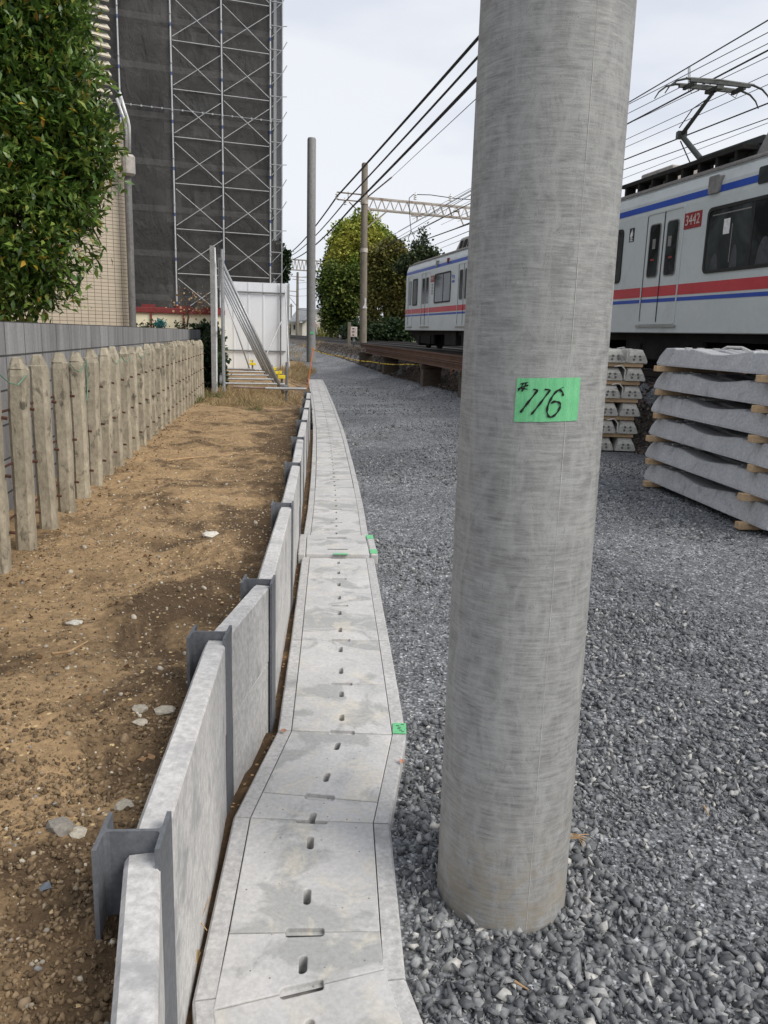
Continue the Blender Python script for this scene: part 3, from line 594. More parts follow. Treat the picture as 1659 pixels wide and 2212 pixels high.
def hbeam(p, ang, ztop, label):
    t = Vector((math.sin(ang), math.cos(ang), 0)); n = Vector((t.y, -t.x, 0))    # t along wall, n towards the drain
    o = thing('steel_beam', (p[0], p[1], -.25), label, 'steel beam', 'steel H beams of the retaining wall'); zc = (ztop-.25)/2; h = ztop+.25
    c = Vector((p[0], p[1], zc)); b = MB()
    prof = [(a*.95, q*.95) for a, q in ((-.0625, -.0625), (-.0535, -.0625), (-.0535, -.012), (-.0500, -.006), (-.044, -.004), (.044, -.004), (.05, -.006), (.0535, -.012), (.0535, -.0625), (.0625, -.0625), (.0625, .0625), (.0535, .0625), (.0535, .012), (.05, .006), (.044, .004), (-.044, .004), (-.05, .006), (-.0535, .012), (-.0535, .0625), (-.0625, .0625))]
    vb = [Vector((p[0], p[1], -.25))+n*a+t*q for a, q in prof]; vt = [v+ZU*h for v in vb]; m = len(prof)
    b.add(vb+vt, [tuple(range(m))[::-1], tuple(range(m, 2*m))]+[(i, (i+1) % m, m+(i+1) % m, m+i) for i in range(m)])
    b.build('h_section', MT['beam'], o, bevel=0); return o
BP = [(-.446, 1.335), (-.532, 2.385), (-.472, 2.965), (-.565, 4.40), (-.675, 5.85), (-.805, 7.35), (-.925, 8.85), (-1.052, 10.35), (-1.175, 11.85), (-1.305, 13.30)]
def wang(i):
    a = Vector(BP[max(i-1, 0)]); c = Vector(BP[min(i+1, len(BP)-1)]); return math.atan2(c.x-a.x, c.y-a.y)
names = ['nearest dark grey steel beam at lower left, standing above its panels', 'second dark grey steel beam from the camera in the retaining wall', 'third steel beam, where the retaining wall bends back from the drain'] + ['%s steel beam from the camera along the retaining wall' % ORD[k] for k in range(3, 9)] + ['farthest steel beam ending the retaining wall']
ztops = [.615, .605, .60, .60, .60, .60, .60, .60, .60, .60]
angs = [-.08, -.02, -.02]+[wang(i) for i in range(3, 10)]
for i, p in enumerate(BP): hbeam(p, angs[i], ztops[i], names[i])
def panel(a, c, z0, z1, label, grp='concrete boards of the retaining wall', th=.065, off=.02, gap=.0):
    a = Vector((a[0], a[1], 0)); c = Vector((c[0], c[1], 0)); t = (c-a).normalized(); n = Vector((t.y, -t.x, 0))
    a = a+t*gap+n*off; c = c-t*gap+n*off; h = n*th/2; b = MB()
    nseg = 14; V1 = []
    prof = [(-.5, z0), (.5, z0), (.5, z1-.006), (.42, z1), (-.36, z1), (-.5, z1-.012)]
    pts = [a.lerp(c, i/nseg) for i in range(nseg+1)]
    base_ = 0
    for i, q in enumerate(pts):
        for (s, z) in prof:
            e = .0 if i not in (0, nseg) else -.006
            V1.append(q+n*th*s*(1)+ZU*(z+(random.uniform(-.0012, .0012) if z > z0 else 0)+(e if z >= z1-.02 else 0)))
    m = len(prof); F = []
    for i in range(nseg):
        for k in range(m): F.append((i*m+k, i*m+(k+1) % m, (i+1)*m+(k+1) % m, (i+1)*m+k))
    F += [tuple(range(m))[::-1], tuple(range(nseg*m, nseg*m+m))]
    b.add(V1, F); return tag(b.build('retaining_board', MT['panel'], origin=(a.x, a.y, z0)), label, 'concrete panel', grp)
NB = (-.304, .80)
bays = [(NB, BP[0])]+[(BP[i], BP[i+1]) for i in range(9)]
for i, (a, c) in enumerate(bays):
    w_ = ['foreground bay below the nearest steel beam', 'long bay between the two nearest steel beams', 'short bay where the wall bends', 'bay just beyond the bend of the wall'][i] if i < 4 else '%s bay of the wall counted from the camera' % ORD[i]
    off = [.016, .022, .02][i] if i < 3 else .02
    z1 = .585 if i else .575
    panel(a, c, z1-.295, z1, 'upper pale concrete board of the '+w_, off=off, gap=.012 if i else .008)
    panel(a, c, z1-.60, z1-.2985, 'lower pale concrete board of the '+w_, off=off-.002, gap=.012 if i else .008)

# ------------------------------------------------------------------ covered drain
def dpt(s_):  # point along drain by arc length from first vertex
    return np.array([np.interp(s_, DS, DP[:, 0]), np.interp(s_, DS, DP[:, 1])])
DS = np.concatenate([[0], np.cumsum(np.linalg.norm(np.diff(DP, axis=0), axis=1))])
HW_C, HW_O, ZR = .188, .245, .034      # cover half width, outer half width, rim top
def mitre(i):                         # left normal with mitre at DP vertex i
    def nrm(a, c): t = (c-a)/np.linalg.norm(c-a); return np.array([-t[1], t[0]])
    if i == 0: return nrm(DP[0], DP[1])
    if i == len(DP)-1: return nrm(DP[-2], DP[-1])
    n = nrm(DP[i-1], DP[i])+nrm(DP[i], DP[i+1]); n /= np.linalg.norm(n); return n/max(.7, n@nrm(DP[i], DP[i+1]))
def channel(i0, i1, label):
    o = thing('drain_channel', (DP[i0][0], DP[i0][1], -.3), label, 'drain channel', 'segments of the covered drain channel')
    for side, nm in ((1, 'rim'), (-1, 'rim')):
        b = MB(); Vv = []; m = 5
        for i in range(i0, i1+1):
            n = mitre(i); p = DP[i]; e = 0
            tdir = (DP[min(i+1, len(DP)-1)]-DP[max(i-1, 0)]); tdir = tdir/np.linalg.norm(tdir)
            if i == i0: e = .002
            if i == i1: e = -.002
            p = p+tdir*e
            for (w_, z) in ((HW_C+.006, -.3), (HW_O+.02, -.3), (HW_O, ZR-.006), (HW_O-.006, ZR), (HW_C+.006, ZR)):
                q = p+n*w_*side; Vv.append((q[0], q[1], z+(random.uniform(-.001, .001) if z > 0 else 0)))
        F = []
        for i in range(i1-i0):
            for k in range(m): F.append((i*m+k, i*m+(k+1) % m, (i+1)*m+(k+1) % m, (i+1)*m+k))
        F += [tuple(range(m)), tuple(range((i1-i0)*m, (i1-i0)*m+m))]
        b.add(Vv, F); b.build('rim', MT['rim'], o)
    b = MB(); Vv = []
    for i in range(i0, i1+1):
        n = mitre(i)*(HW_C+.01); p = DP[i]; Vv += [(p[0]+n[0], p[1]+n[1], -.28), (p[0]-n[0], p[1]-n[1], -.28)]
    b.add(Vv, [(2*i, 2*i+1, 2*i+3, 2*i+2) for i in range(i1-i0)]); b.build('channel_floor', MT['rim'], o)
segs = [(0, 1, 'nearest segment of drain channel at the bottom edge of the picture'), (1, 2, 'drain channel segment between the two nearest bends'), (2, 3, 'drain channel segment slanting towards the gravel'), (3, 5, 'straight drain channel segment just past the slanting one'), (5, 7, 'drain channel segment just before the wide basin lid')]
for k, (i0, i1) in enumerate([(8, 10), (10, 12), (12, 14), (14, 16), (16, 18), (18, 19)]):
    segs.append((i0, i1, '%s drain channel segment beyond the wide basin lid' % ORD[k] if k < 5 else 'farthest drain channel segment at the end of the drain'))
for s_ in segs: channel(*s_)
def cover(s0, s1, label, k, slots=True, sl=None):
    # a slab between arc lengths, cut as a flat outline with slots, then thickened
    P0, P1 = dpt(s0), dpt(s1); t = (P1-P0)/np.linalg.norm(P1-P0); n = np.array([-t[1], t[0]])
    def endn(s_):
        if abs(s_-DS[1]) < .01: return np.array([-.335, -.12])/.335
        for q in range(1, len(DP)-1):
            if abs(DS[q]-s_) < .02: return mitre(q)
        return n
    n0, n1 = endn(s0), endn(s1); g = .0050
    ztop = ZR+.002+random.uniform(-.0015, .0015); th = .05; hw = HW_C; Lc = np.linalg.norm(P1-P0)
    def pt(a, c):   # a: 0..1 along, c: lateral in metres
        e0 = P0+n0*c; e1 = P1+n1*c; q = e0+(e1-e0)*(g/Lc+a*(1-2*g/Lc)); return (float(q[0]-P0[0]), float(q[1]-P0[1]), 0.)
    if sl is None: sl = [(.20, .345), (.70, .845)] if slots else []
    en = .015/max(.1, Lc); nl = .052; sw = .0128; near_ = s0 < 7
    def arc(ac, cc, r, a0, a1, k=5):
        return [pt(ac+r*math.sin(R(a0+(a1-a0)*i/k))/Lc, cc+r*math.cos(R(a0+(a1-a0)*i/k))) for i in range(k+1)]
    out_ = [pt(0, -hw)]
    if sl and not (sl[0][0] < .02): out_ += [pt(0, -nl)]+[pt(en*math.sin(R(q)), -nl+.010*(1-math.cos(R(q)))) for q in (30, 60, 90)]+[pt(en*math.sin(R(q)), nl-.010*(1-math.cos(R(q)))) for q in (90, 60, 30)]+[pt(0, nl)]
    elif sl: out_ += [pt(0, -sw)]+arc(sl[0][1]-sw/Lc, 0, sw, 180, 0, 6)[0:]+[pt(0, sw)]
    out_ += [pt(0, hw)]; out_ += [pt(1, hw)]
    if sl: out_ += [pt(1, nl)]+[pt(1-en*math.sin(R(q)), nl-.010*(1-math.cos(R(q)))) for q in (30, 60, 90)]+[pt(1-en*math.sin(R(q)), -nl+.010*(1-math.cos(R(q)))) for q in (90, 60, 30)]+[pt(1, -nl)]
    out_ += [pt(1, -hw)]
    cu = bpy.data.curves.new('c', 'CURVE'); cu.dimensions = '2D'; cu.fill_mode = 'BOTH'; cu.extrude = th/2-.003; cu.bevel_depth = .003 if near_ else 0; cu.bevel_resolution = 1
    loops = [out_]
    for a0, a1 in sl:
        if a0 < .02: continue
        r = sw; k = 6 if near_ else 3
        loops.append(arc(a0+r/Lc, 0, r, -90-90, -90-90-180 if False else -360, k) if False else [pt(a0+(r-r*math.sin(R(q)))/Lc, r*math.cos(R(q))) for q in np.linspace(0, 180, k+1)]+[pt(a1-(r-r*math.sin(R(q)))/Lc, -r*math.cos(R(q))) for q in np.linspace(0, 180, k+1)])
    for lp_ in loops:
        sp_ = cu.splines.new('POLY'); sp_.points.add(len(lp_)-1); sp_.use_cyclic_u = True
        for q, v in zip(sp_.points, lp_): q.co = (*v, 1)
    to = bpy.data.objects.new('t', cu); COL.objects.link(to); me = bpy.data.meshes.new_from_object(to); bpy.data.objects.remove(to); me.name = 'drain_cover'
    me.transform(Matrix.Translation((0, 0, -th/2)))
    bm = bmesh.new(); bm.from_mesh(me)
    for a0, a1 in ((0, en*1.1), (1-en*1.1, 1)) if sl else ():      # shallow floor of the joint recess
        if sl[0][0] < .02 and a0 == 0: continue
        bm.faces.new([bm.verts.new((q[0], q[1], -.014)) for q in (pt(a0, -nl), pt(a1, -nl), pt(a1, nl), pt(a0, nl))])
    bmesh.ops.recalc_face_normals(bm, faces=bm.faces)
    bm.to_mesh(me); bm.free(); me.materials.clear(); me.materials.append(MT['cover']); me.polygons.foreach_set('use_smooth', [False]*len(me.polygons))
    o = bpy.data.objects.new('drain_cover', me); COL.objects.link(o); o.location = (float(P0[0]), float(P0[1]), ztop)
    return tag(o, label, 'drain cover', 'concrete covers along the drain')
near = [(DS[1]-.5, DS[1], 'nearest drain cover, cut off by the bottom of the picture'), (DS[1], DS[1]+.115, None)]
edges = [DS[0]+.05, DS[1]-.5, DS[1], DS[1]+.14, DS[2], DS[2]+.09, DS[3]]
# joints read off the photograph (distance along the drain)
def s_at(Y): return float(np.interp(Y, DP[:, 1], DS))
J = [DS[1]-.52, DS[1]]+[s_at(y) for y in (1.783,)]+[DS[2], s_at(2.405), DS[3], s_at(3.29), s_at(3.80), s_at(4.32), s_at(5.29)]
labs = ['nearest drain cover at the bottom edge of the picture', 'short drain cover cut at an angle, second from the camera', 'nearest full drain cover with two long slots', 'narrow drain cover piece at the second bend', 'drain cover turned with the slanting channel segment', 'drain cover with grey bands right after the slanting one', 'second drain cover after the slanting one', 'third drain cover after the slanting one', 'last drain cover before the wide basin lid']
J = [DS[1]-.52, DS[1], s_at(1.783), DS[2], s_at(2.40), DS[3], s_at(3.285), s_at(3.803), s_at(4.33), s_at(4.84), s_at(5.315)]
labs.insert(8, 'second to last drain cover before the wide basin lid')
SLN = {1: [(.22, .58)], 3: [(.0, .34)]}
for k in range(len(J)-1): cover(J[k], J[k+1], labs[k], k, True, SLN.get(k))
s0 = s_at(5.885); k = 0; tot = DS[-1]
nrem = int((tot-s0)/.5); step = (tot-s0)/nrem
for k in range(nrem):
    cover(s0+k*step, s0+(k+1)*step, ('%s drain cover beyond the wide basin lid' % ORD[k]) if k < nrem-1 else 'last drain cover at the far end of the drain', k)
# slot holes in short covers near the bends (dark oblong recesses already part of the joint)
# wide basin lid
ang = math.atan2(float(Dx(5.9)-Dx(5.3)), .6); t = Vector((math.sin(ang), math.cos(ang), 0)); n = Vector((t.y, -t.x, 0)); c = Vector((float(Dx(5.6)), 5.6, 0))
o = thing('catch_basin', (c.x, c.y, -.3), 'wide catch basin with a plain slab lid, green tape and raised frame', 'catch basin')
Lh = .275
for sgn in (-1, 1): b = MB(); b.box(c+n*sgn*.247+ZU*-.127, (.052, Lh*2, .38), (n, t, ZU)); b.build('basin_frame', MT['rim'], o, bevel=.008)
b = MB()
b.box(c+ZU*.035, (.434, Lh*2-.02, .05), (n, t, ZU)); b.build('slab_lid', MT['cover'], o, bevel=.004)
b = MB()
for q in (-.15, .17): b.box(c+t*q+ZU*.0615-n*.0, (.14, .012, .002), (n, t, ZU))
b.build('lifting_slot', MT['plug'], o)
b = MB()
for q in (-.21, .2): b.box(c+n*.247+t*q+ZU*.0645, (.051, .11, .0015), (n, t, ZU))
b.box(c-t*(Lh-.004)+ZU*.0615+n*.02, (.10, .03, .0015), (n, t, ZU))
b.build('green_tape_mark', MT['tape'], o)
# green tape tag with scribble on the rim
g = G(863, 1574, ZR+.002)
o = MB(); o.box((g.x, g.y, ZR+.0035), (.052, .085, .002)); o = o.build('tape_tag', MT['tape'], origin=(g.x, g.y, ZR)); tag(o, 'small green tape tag with scribbled marks on the drain rim', 'tape tag')
b = MB()
for k in range(6): b.box((g.x+random.uniform(-.012, .012), g.y-.03+k*.012, ZR+.0052), (.012, .003, .001))
b.build('scribble', MT['ink'], o)

# ------------------------------------------------------------------ old concrete paling fence and block wall
FD = Vector((-.146, 1, 0)).normalized(); FN = Vector((FD.y, -FD.x, 0)); F0 = Vector((-1.738, 3.537, 0))
fence = thing('concrete_fence', (F0.x, F0.y, .38), 'row of old weathered concrete pickets tied by rusty rods', 'fence')
def fpost(o_, wob):
    b = MB(); w_, d_, H = .044, .045, 1.0; c0 = origin_of(fence)
    nz = 9; rings = []
    sec = [(-1, -.6), (-.6, -1), (.6, -1), (1, -.6), (1, .6), (.6, 1), (-.6, 1), (-1, .6)]
    zz = [-.25, .0, .15, .35, .55, .75, .90, .93, .935, .985, .99]; sc_ = [1, 1, 1, 1, 1, 1, 1, .96, .90, .52, .44]
    for i, z in enumerate(zz):
        jx = random.uniform(-.004, .004); jy = random.uniform(-.004, .004)
        for a, q in sec: b.v.append(tuple(c0+o_+FN*(a*w_*sc_[i]+jx+wob*z)+FD*(q*d_*sc_[i]+jy)+ZU*z*1.0))
    for i in range(len(zz)-1):
        for k in range(8): b.f.append((i*8+k, i*8+(k+1) % 8, (i+1)*8+(k+1) % 8, (i+1)*8+k)); b.m.append(0)
    b.f.append(tuple(range(8))); b.f.append(tuple((len(zz)-1)*8+k for k in range(8))); b.m += [0, 0]
    return b.build('post', MT['fence'], fence)
NP = 28; SP = .428
protos = [fpost(Vector((0, 0, 0)), 0), fpost(FD*SP, .01), fpost(FD*SP*2, -.008), fpost(FD*SP*-1, .006), fpost(FD*SP*3, 0.)]
for i in range(4, NP):
    src = protos[i % 5]; k = {0: 0, 1: 1, 2: 2, 3: -1, 4: 3}[i % 5]
    c_ = src.copy(); COL.objects.link(c_); c_.parent = fence
    dz = -.085*max(0, (i-20))/8
    c_.location = FD*SP*(i-k)+ZU*(random.uniform(-.012, .012)+dz*.3)
for z in (.22, .48, .74):
    b = MB(); b.tube([F0+FD*(-.6)+ZU*(.38+z)-FN*.035, F0+FD*(NP*SP)+ZU*(.38+z-.02)-FN*.035], .006, 6)
    for i in range(-1, NP):
        b.tube([F0+FD*(SP*i+.02)+FN*.045+ZU*(.38+z), F0+FD*(SP*i+.03)+FN*.066+ZU*(.375+z)], .008, 6)
    b.build('tie_rod', MT['rust'], fence)
for i0_, dz in ((0, .02), (3, .01), (6, .0), (9, .02), (7, .01)):
    b = MB(); p = F0+FD*SP*i0_+ZU*(.38+.93)+FN*.055; q = p+FD*SP*1.0+ZU*(-.02)
    b.tube([p, p.lerp(q, .3)-ZU*.04, p.lerp(q, .6)-ZU*.05, q], .0028, 5); b.build('green_cord', MT['cord'], fence)
b = MB(); p = F0+FD*SP*4+ZU*1.32+FN*.06; b.tube([p, p-ZU*.12+FD*.02, p-ZU*.26-FD*.04], .0028, 5); b.build('green_cord', MT['cord'], fence)
WD = FD; W0 = F0-FN*.39; wall_len = 15.6
b = MB(); b.box(Vector((0, 0, 0)), (.12, wall_len+2.4, 1.6)); wl = b.build('block_wall', MT['block'])
a_ = W0-WD*2.4; c_ = W0+WD*wall_len; mid = (a_+c_)/2
wl.location = (mid.x, mid.y, .74); wl.rotation_euler = (0, 0, math.atan2(-FD.x, FD.y)); tag(wl, 'grey concrete block boundary wall behind the picket fence', 'wall')

# ------------------------------------------------------------------ leaves and trees
LEAF = [(np.array([(0, 0, 0), (-.19, .45, .06), (0, 1, -.14), (.19, .45, .06), (0, .5, 0.)]), np.array([(0, 4, 1), (1, 4, 2), (0, 3, 4), (4, 3, 2)]))]
LEAFB = [(np.array([(0, 0, 0), (-.45, .5, .1), (0, 1, -.1), (.45, .5, .1)]), np.array([(0, 3, 1), (1, 3, 2)]))]
def frames(dirs):
    d = dirs/np.linalg.norm(dirs, axis=1)[:, None]; r = RNG.normal(size=d.shape); r[:, 2] *= .35
    x = np.cross(d, r*.6+np.array([0, 0, 1.])); x /= np.linalg.norm(x, axis=1)[:, None]+1e-9; z = np.cross(x, d)
    return np.stack([x, d, z], -1)
def clusters(centres, outward, per, spread, size, mat, name, templ=LEAF, upb=.25):
    c = np.repeat(centres, per, 0); o = np.repeat(outward, per, 0); n = len(c)
    d = o*.7+RNG.normal(size=(n, 3))*.75+np.array([0, 0, upb]); p = c+RNG.normal(size=(n, 3))*spread
    return scatter(name, templ, p, size*RNG.uniform(.65, 1.2, n), mat, frames(d))
def crown_pts(lumps, n, inner=.55, sat=0):
    lumps = list(lumps); rs_ = random.Random(len(lumps)*7+int(abs(lumps[0][0])*100))
    for l in list(lumps):
        for _ in range(sat):
            d = Vector((rs_.gauss(0, 1), rs_.gauss(0, 1), rs_.gauss(0, 1))).normalized(); q = rs_.uniform(.22, .42)
            lumps.append((l[0]+d.x*l[3]*.95, l[1]+d.y*l[4]*.95, l[2]+d.z*l[5]*.95, l[3]*q, l[4]*q, l[5]*q))
    P = []; O = []; vol = np.array([l[3]*l[4]*l[5] for l in lumps])**.67; cnt = (n*vol/vol.sum()).astype(int)
    for (x, y, z, rx, ry, rz_), k in zip(lumps, cnt):
        d = RNG.normal(size=(k, 3)); d /= np.linalg.norm(d, axis=1)[:, None]; r = inner+(1-inner)*RNG.random(k)**.6
        r = r*(1+.18*np.sin(d[:, 0]*7+x)*np.cos(d[:, 2]*6+z)); P.append(np.array([x, y, z])+d*r[:, None]*np.array([rx, ry, rz_])); O.append(d)
    return np.concatenate(P), np.concatenate(O)
def tree(name, label, base_, top, lumps, n, per, spread, size, mat, tr=.14, templ=LEAF, group=None, cat='tree', branches=10, trunk_mat=None, sat=0):
    o = thing(name, base_, label, cat, group); org = Vector(base_)
    P_, O_ = crown_pts(lumps, n, .6 if sat else .55, sat)
    c = clusters(P_, O_, per, spread, size, mat, 'crown', templ); c.parent = o; c.location = -org
    b = MB(); tp_ = Vector(top); b.tube([org-ZU*.2, org.lerp(tp_, .3)+Vector((.05, 0, 0)), org.lerp(tp_, .65), tp_], [tr, tr*.8, tr*.5, tr*.15], 8)
    for k in range(branches):
        l = lumps[k % len(lumps)]; a = org.lerp(tp_, random.uniform(.2, .8)); e = Vector(l[:3])+Vector([random.uniform(-.75, .75)*q for q in l[3:6]])
        m_ = a.lerp(e, .5)+Vector((0, 0, random.uniform(0, .15)*(e-a).length)); b.tube([a, m_, e], [tr*.35, tr*.2, tr*.06], 6)
    b.build('trunk', trunk_mat or MT['trunk'], o, smooth=True); return o
TY = 8.4
def TL(px, py, r, dy=0., ry=None, rz_=None):
    p = V(px, py, TY+dy); return (p.x, p.y, p.z, r, ry or r, rz_ or r)
lumps = [TL(10, 60, .95, .1), TL(30, 200, .9, 0), TL(0, 330, 1.0, -.1), TL(70, 330, .80, 0), TL(40, 470, .85, -.2), TL(10, 600, .5, -.35), TL(118, 70, .32, -.2), TL(88, 10, .36, -.2), TL(148, 190, .34, -.2), TL(185, 270, .26, -.2), TL(180, 330, .30, -.2), TL(228, 372, .12, -.1, None, .09), TL(246, 385, .05, -.1), TL(145, 420, .34, -.2), TL(175, 480, .15, -.2), TL(212, 525, .05, -.1), TL(110, 540, .26, -.3), TL(95, 600, .20, -.3), TL(155, 640, .10, -.3, None, .06), TL(70, 640, .2, -.3), TL(165, 290, .3, -.15), TL(90, -60, .6), TL(-170, 300, 1.3, .2), TL(-170, 80, 1.3, .2), TL(-150, 520, .95, .1), TL(20, -120, 1.1, .2)]
lumps = [l if l[3] < .5 else (l[0]-.08, l[1], l[2], l[3]*.88, l[4]*.88, l[5]*.88) for l in lumps]
bt = V(40, 660, TY); tree('broadleaf_tree', 'dense glossy green broadleaf tree overhanging the block wall', (bt.x-.3, TY, .3), (bt.x-.2, TY, 5.2), lumps, 7200, 10, .05, .104, MT['leaf'], .12, branches=30)

# ------------------------------------------------------------------ tiled building with louvers
A = R(52); TD = Vector((math.sin(A), math.cos(A), 0)); TN = Vector((TD.y, -TD.x, 0))   # along wall to the right, towards camera
cn = V(281, 698, 12.2); cn.z = 0; ztop = V(276, 268, 12.2).z; Lw, Dw = 6.5, 5.
o = thing('tiled_building', cn, 'beige tiled building with a louvered screen above', 'building')
def tw(b, u0, u1, n0, n1, z0, z1, mi=0):    # box in wall frame, u to the left of the corner
    p = cn-TD*(u0+u1)/2+TN*(n0+n1)/2+ZU*(z0+z1)/2; return b.box(p, (abs(u1-u0), abs(n1-n0), z1-z0), (TD, TN, ZU), mi)
b = MB(); b.box(Vector((-Lw/2, Dw/2, ztop/2)), (Lw, Dw, ztop)); wt = b.build('tiled_wall', MT['tiles']); wt.parent = o; wt.rotation_euler = (0, 0, math.atan2(TD.y, TD.x))
b = MB(); tw(b, .62, Lw, -4.5, -.12, ztop, ztop+5.5); b.build('upper_wall', MT['bldg'], o)
b = MB(); k = 0; z = ztop+.03; ulo = .0
p245 = V(246, 200, 12.0)
uL = (cn-p245).dot(TD)
while z < ztop+5.5:
    p = cn-TD*(uL+Lw)/2+TN*.02+ZU*z; b.box(p, (Lw-uL, .13, .022), (TD, (TN*.8-ZU*.6).normalized(), (ZU*.8+TN*.6).normalized())); z += .115
b.build('louver_screen', MT['louver'], o)
b = MB()
for u in (uL+.35, uL+1.9, uL+3.4): tw(b, u, u+.07, -.09, -.05, ztop, ztop+5.5)
b.build('louver_post', MT['louver'], o)
for dx, y0 in ((0, 0), (6, -4)):
    b = MB(); pts = [V(252+dx, 212+y0-dx*1.5, 12.0), V(270+dx, 262+y0, 12.05), V(273+dx, 278+y0, 12.08), V(274+dx, 330, 12.1)]
    b.tube(pts, .022, 8); b.build('handrail', MT['handrail'], o, smooth=True)
b = MB(); q0 = V(278, 385, 12.05); q1 = V(287, 705, 12.05); b.tube([Vector((q1.x, q1.y, 0)), Vector((q1.x, q1.y, q0.z))], .05, 12); b.build('downpipe', MT['downpipe'], o, smooth=True, auto=True)
b = MB(); p = V(277, 357, 12.0); b.box(p, (.17, .14, .28), (TD, TN, ZU)); b.build('wall_lamp', MT['acunit'], o, bevel=.03)

# ------------------------------------------------------------------ scaffolded building
SD = Vector((.94, .34, 0)).normalized(); SN = Vector((SD.y, -SD.x, 0)); cx = V(584, 400, 33.0); SC = Vector((cx.x, 33.0, 0))
zr = [V(486, y, 32.4).z for y in (103, 206, 306, 403, 497, 596)]; LIFT = (zr[0]-zr[-1])/5; zb = zr[-1]-2*LIFT; NL = 13
def sp(k, z, off=0.): return SC-SD*1.8*k+SN*off+ZU*z
bl = thing('building', sp(5, 0, -6), 'tall building hidden behind dark scaffold netting', 'building')
H0 = zb+LIFT*NL
b = MB(); c_ = sp(4.5, H0/2, -4.55); b.box(c_, (1.8*9.4+.02, 6.8, H0), (SD, SN, ZU)); b.build('wall', MT['bldg'], bl)
for i in range(0, 11):
    for kk in (1.35, 1.95, 3.2): 
        if (i+int(kk)) % 2 == 0 or kk == 3.2:
            b = MB(); c_ = sp(kk, zb+LIFT*(i+.6), -1.17); b.box(c_, (.5, .05, 1.2), (SD, SN, ZU))
            for q in (-.3, 0, .3): b.box(c_+ZU*q, (.56, .07, .035), (SD, SN, ZU))
            for q in (-.27, .27): b.box(c_+SD*q, (.04, .08, 1.25), (SD, SN, ZU))
            b.build('window', MT['bldgwin'] if kk != 3.2 else MT['under'], bl)
sf = thing('scaffold', sp(0, 0, 0), 'tall galvanised scaffold wrapped in dark netting', 'scaffold')
# netting
nu, nv = 150, 120; b = MB(); Vv = []
x_ = np.linspace(-.45/1.8, 8.2, nu+1); z_ = np.linspace(.9, H0, nv+1)
XX, ZZ = np.meshgrid(x_, z_); bay = (XX % 1.0); lf = (ZZ/LIFT) % 1
wr = .05*fbm(XX*1.8, ZZ, .9, 4)+.10*np.sin(np.pi*np.clip(bay, 0, 1))*(.4+fbm(np.floor(XX)*3.1, ZZ, .35, 2))+.03*fbm(XX*1.8+ZZ*1.3, ZZ-XX, 2.2, 3)
for j in range(nv+1):
    for i in range(nu+1): Vv.append(sp(XX[j, i], ZZ[j, i], -.10+wr[j, i]))
b.add(Vv, [(j*(nu+1)+i, j*(nu+1)+i+1, (j+1)*(nu+1)+i+1, (j+1)*(nu+1)+i) for j in range(nv) for i in range(nu)])
b.build('netting', MT['net'], sf, smooth=True)
b = MB(); ra = .45/1.8
Vv = [sp(-ra, .9, -.08), sp(-ra, H0, -.08), sp(-ra, H0, -1.0), sp(-ra, .9, -1.0)]; b.add(Vv, [(0, 1, 2, 3)]); b.build('end_netting', MT['net'], sf)
for k in (0, 1, 2, 3, 4, 5, 6, 7):
    b = MB(); b.tube([sp(k, 1.0), sp(k, H0)], .028, 8)
    if k < 4:
        for i in range(NL):
            b.tube([sp(k, zb+LIFT*i+.45), sp(k, zb+LIFT*i+.57)], .031, 8, mi=1); b.tube([sp(k, zb+LIFT*i+.85, .05), sp(k, zb+LIFT*i+.9, .05)], .03, 6)
    b.build('standard', [MT['galv_light'], MT['blueband']], sf, smooth=True, auto=True)
for k in (0, 1):           # cross bracing and ledger of the two right bays
    for i in range(-1, NL):
        b = MB(); z0 = zb+LIFT*i; 
        b.tube([sp(k+.97, z0, .03), sp(k+.03, z0, .03)], .014, 6)
        b.tube([sp(k+.97, z0+.12, .045), sp(k+.03, z0+LIFT*.82, .045)], .0115, 6)
        b.tube([sp(k+.97, z0+LIFT*.88, .06), sp(k+.03, z0+.10, .06)], .0115, 6)
        b.build('cross_brace', MT['galv_light'], sf)
b = MB()
for i in range(0, NL):
    for q in (.05, .55):
        z0 = zb+LIFT*(i+q)+.1
        b.tube([sp(0, z0, .02), sp(-ra, z0, .02)], .02, 6); b.tube([sp(-.03, z0-.38, .02), sp(-ra*.9, z0-.02, .02)], .014, 6)
b.tube([sp(-ra, .9, .02), sp(-ra, H0, .02)], .024, 8)
for i in range(0, 2*NL):
    z0 = zb+LIFT*i*.5+.2; b.tube([sp(-ra, z0, .02), sp(-ra-.09, z0+.28 if i % 3 else z0, .1)], .015, 5)
b.build('end_brackets', MT['galv'], sf)
for i in range(0, NL):
    b = MB(); z0 = zb+LIFT*i+.62; b.box(sp(4, z0, -.42), (1.8*8.2, .5, .05), (SD, SN, ZU)); b.box(sp(4, z0+.1, -.18), (1.8*8.2, .02, .17), (SD, SN, ZU)); b.build('walk_board', MT['plank'], sf)
b = MB(); zrow = V(486, 250, 32.4).z; b.tube([sp(8, zrow, .06), sp(-ra, zrow, .06)], .012, 6)
for k in range(0, 40): b.box(sp(k*.2, zrow, .05), (.05, .04, .06 if k % 5 else .11), (SD, SN, ZU))
b.build('sheet_tie_line', MT['galv'], sf)

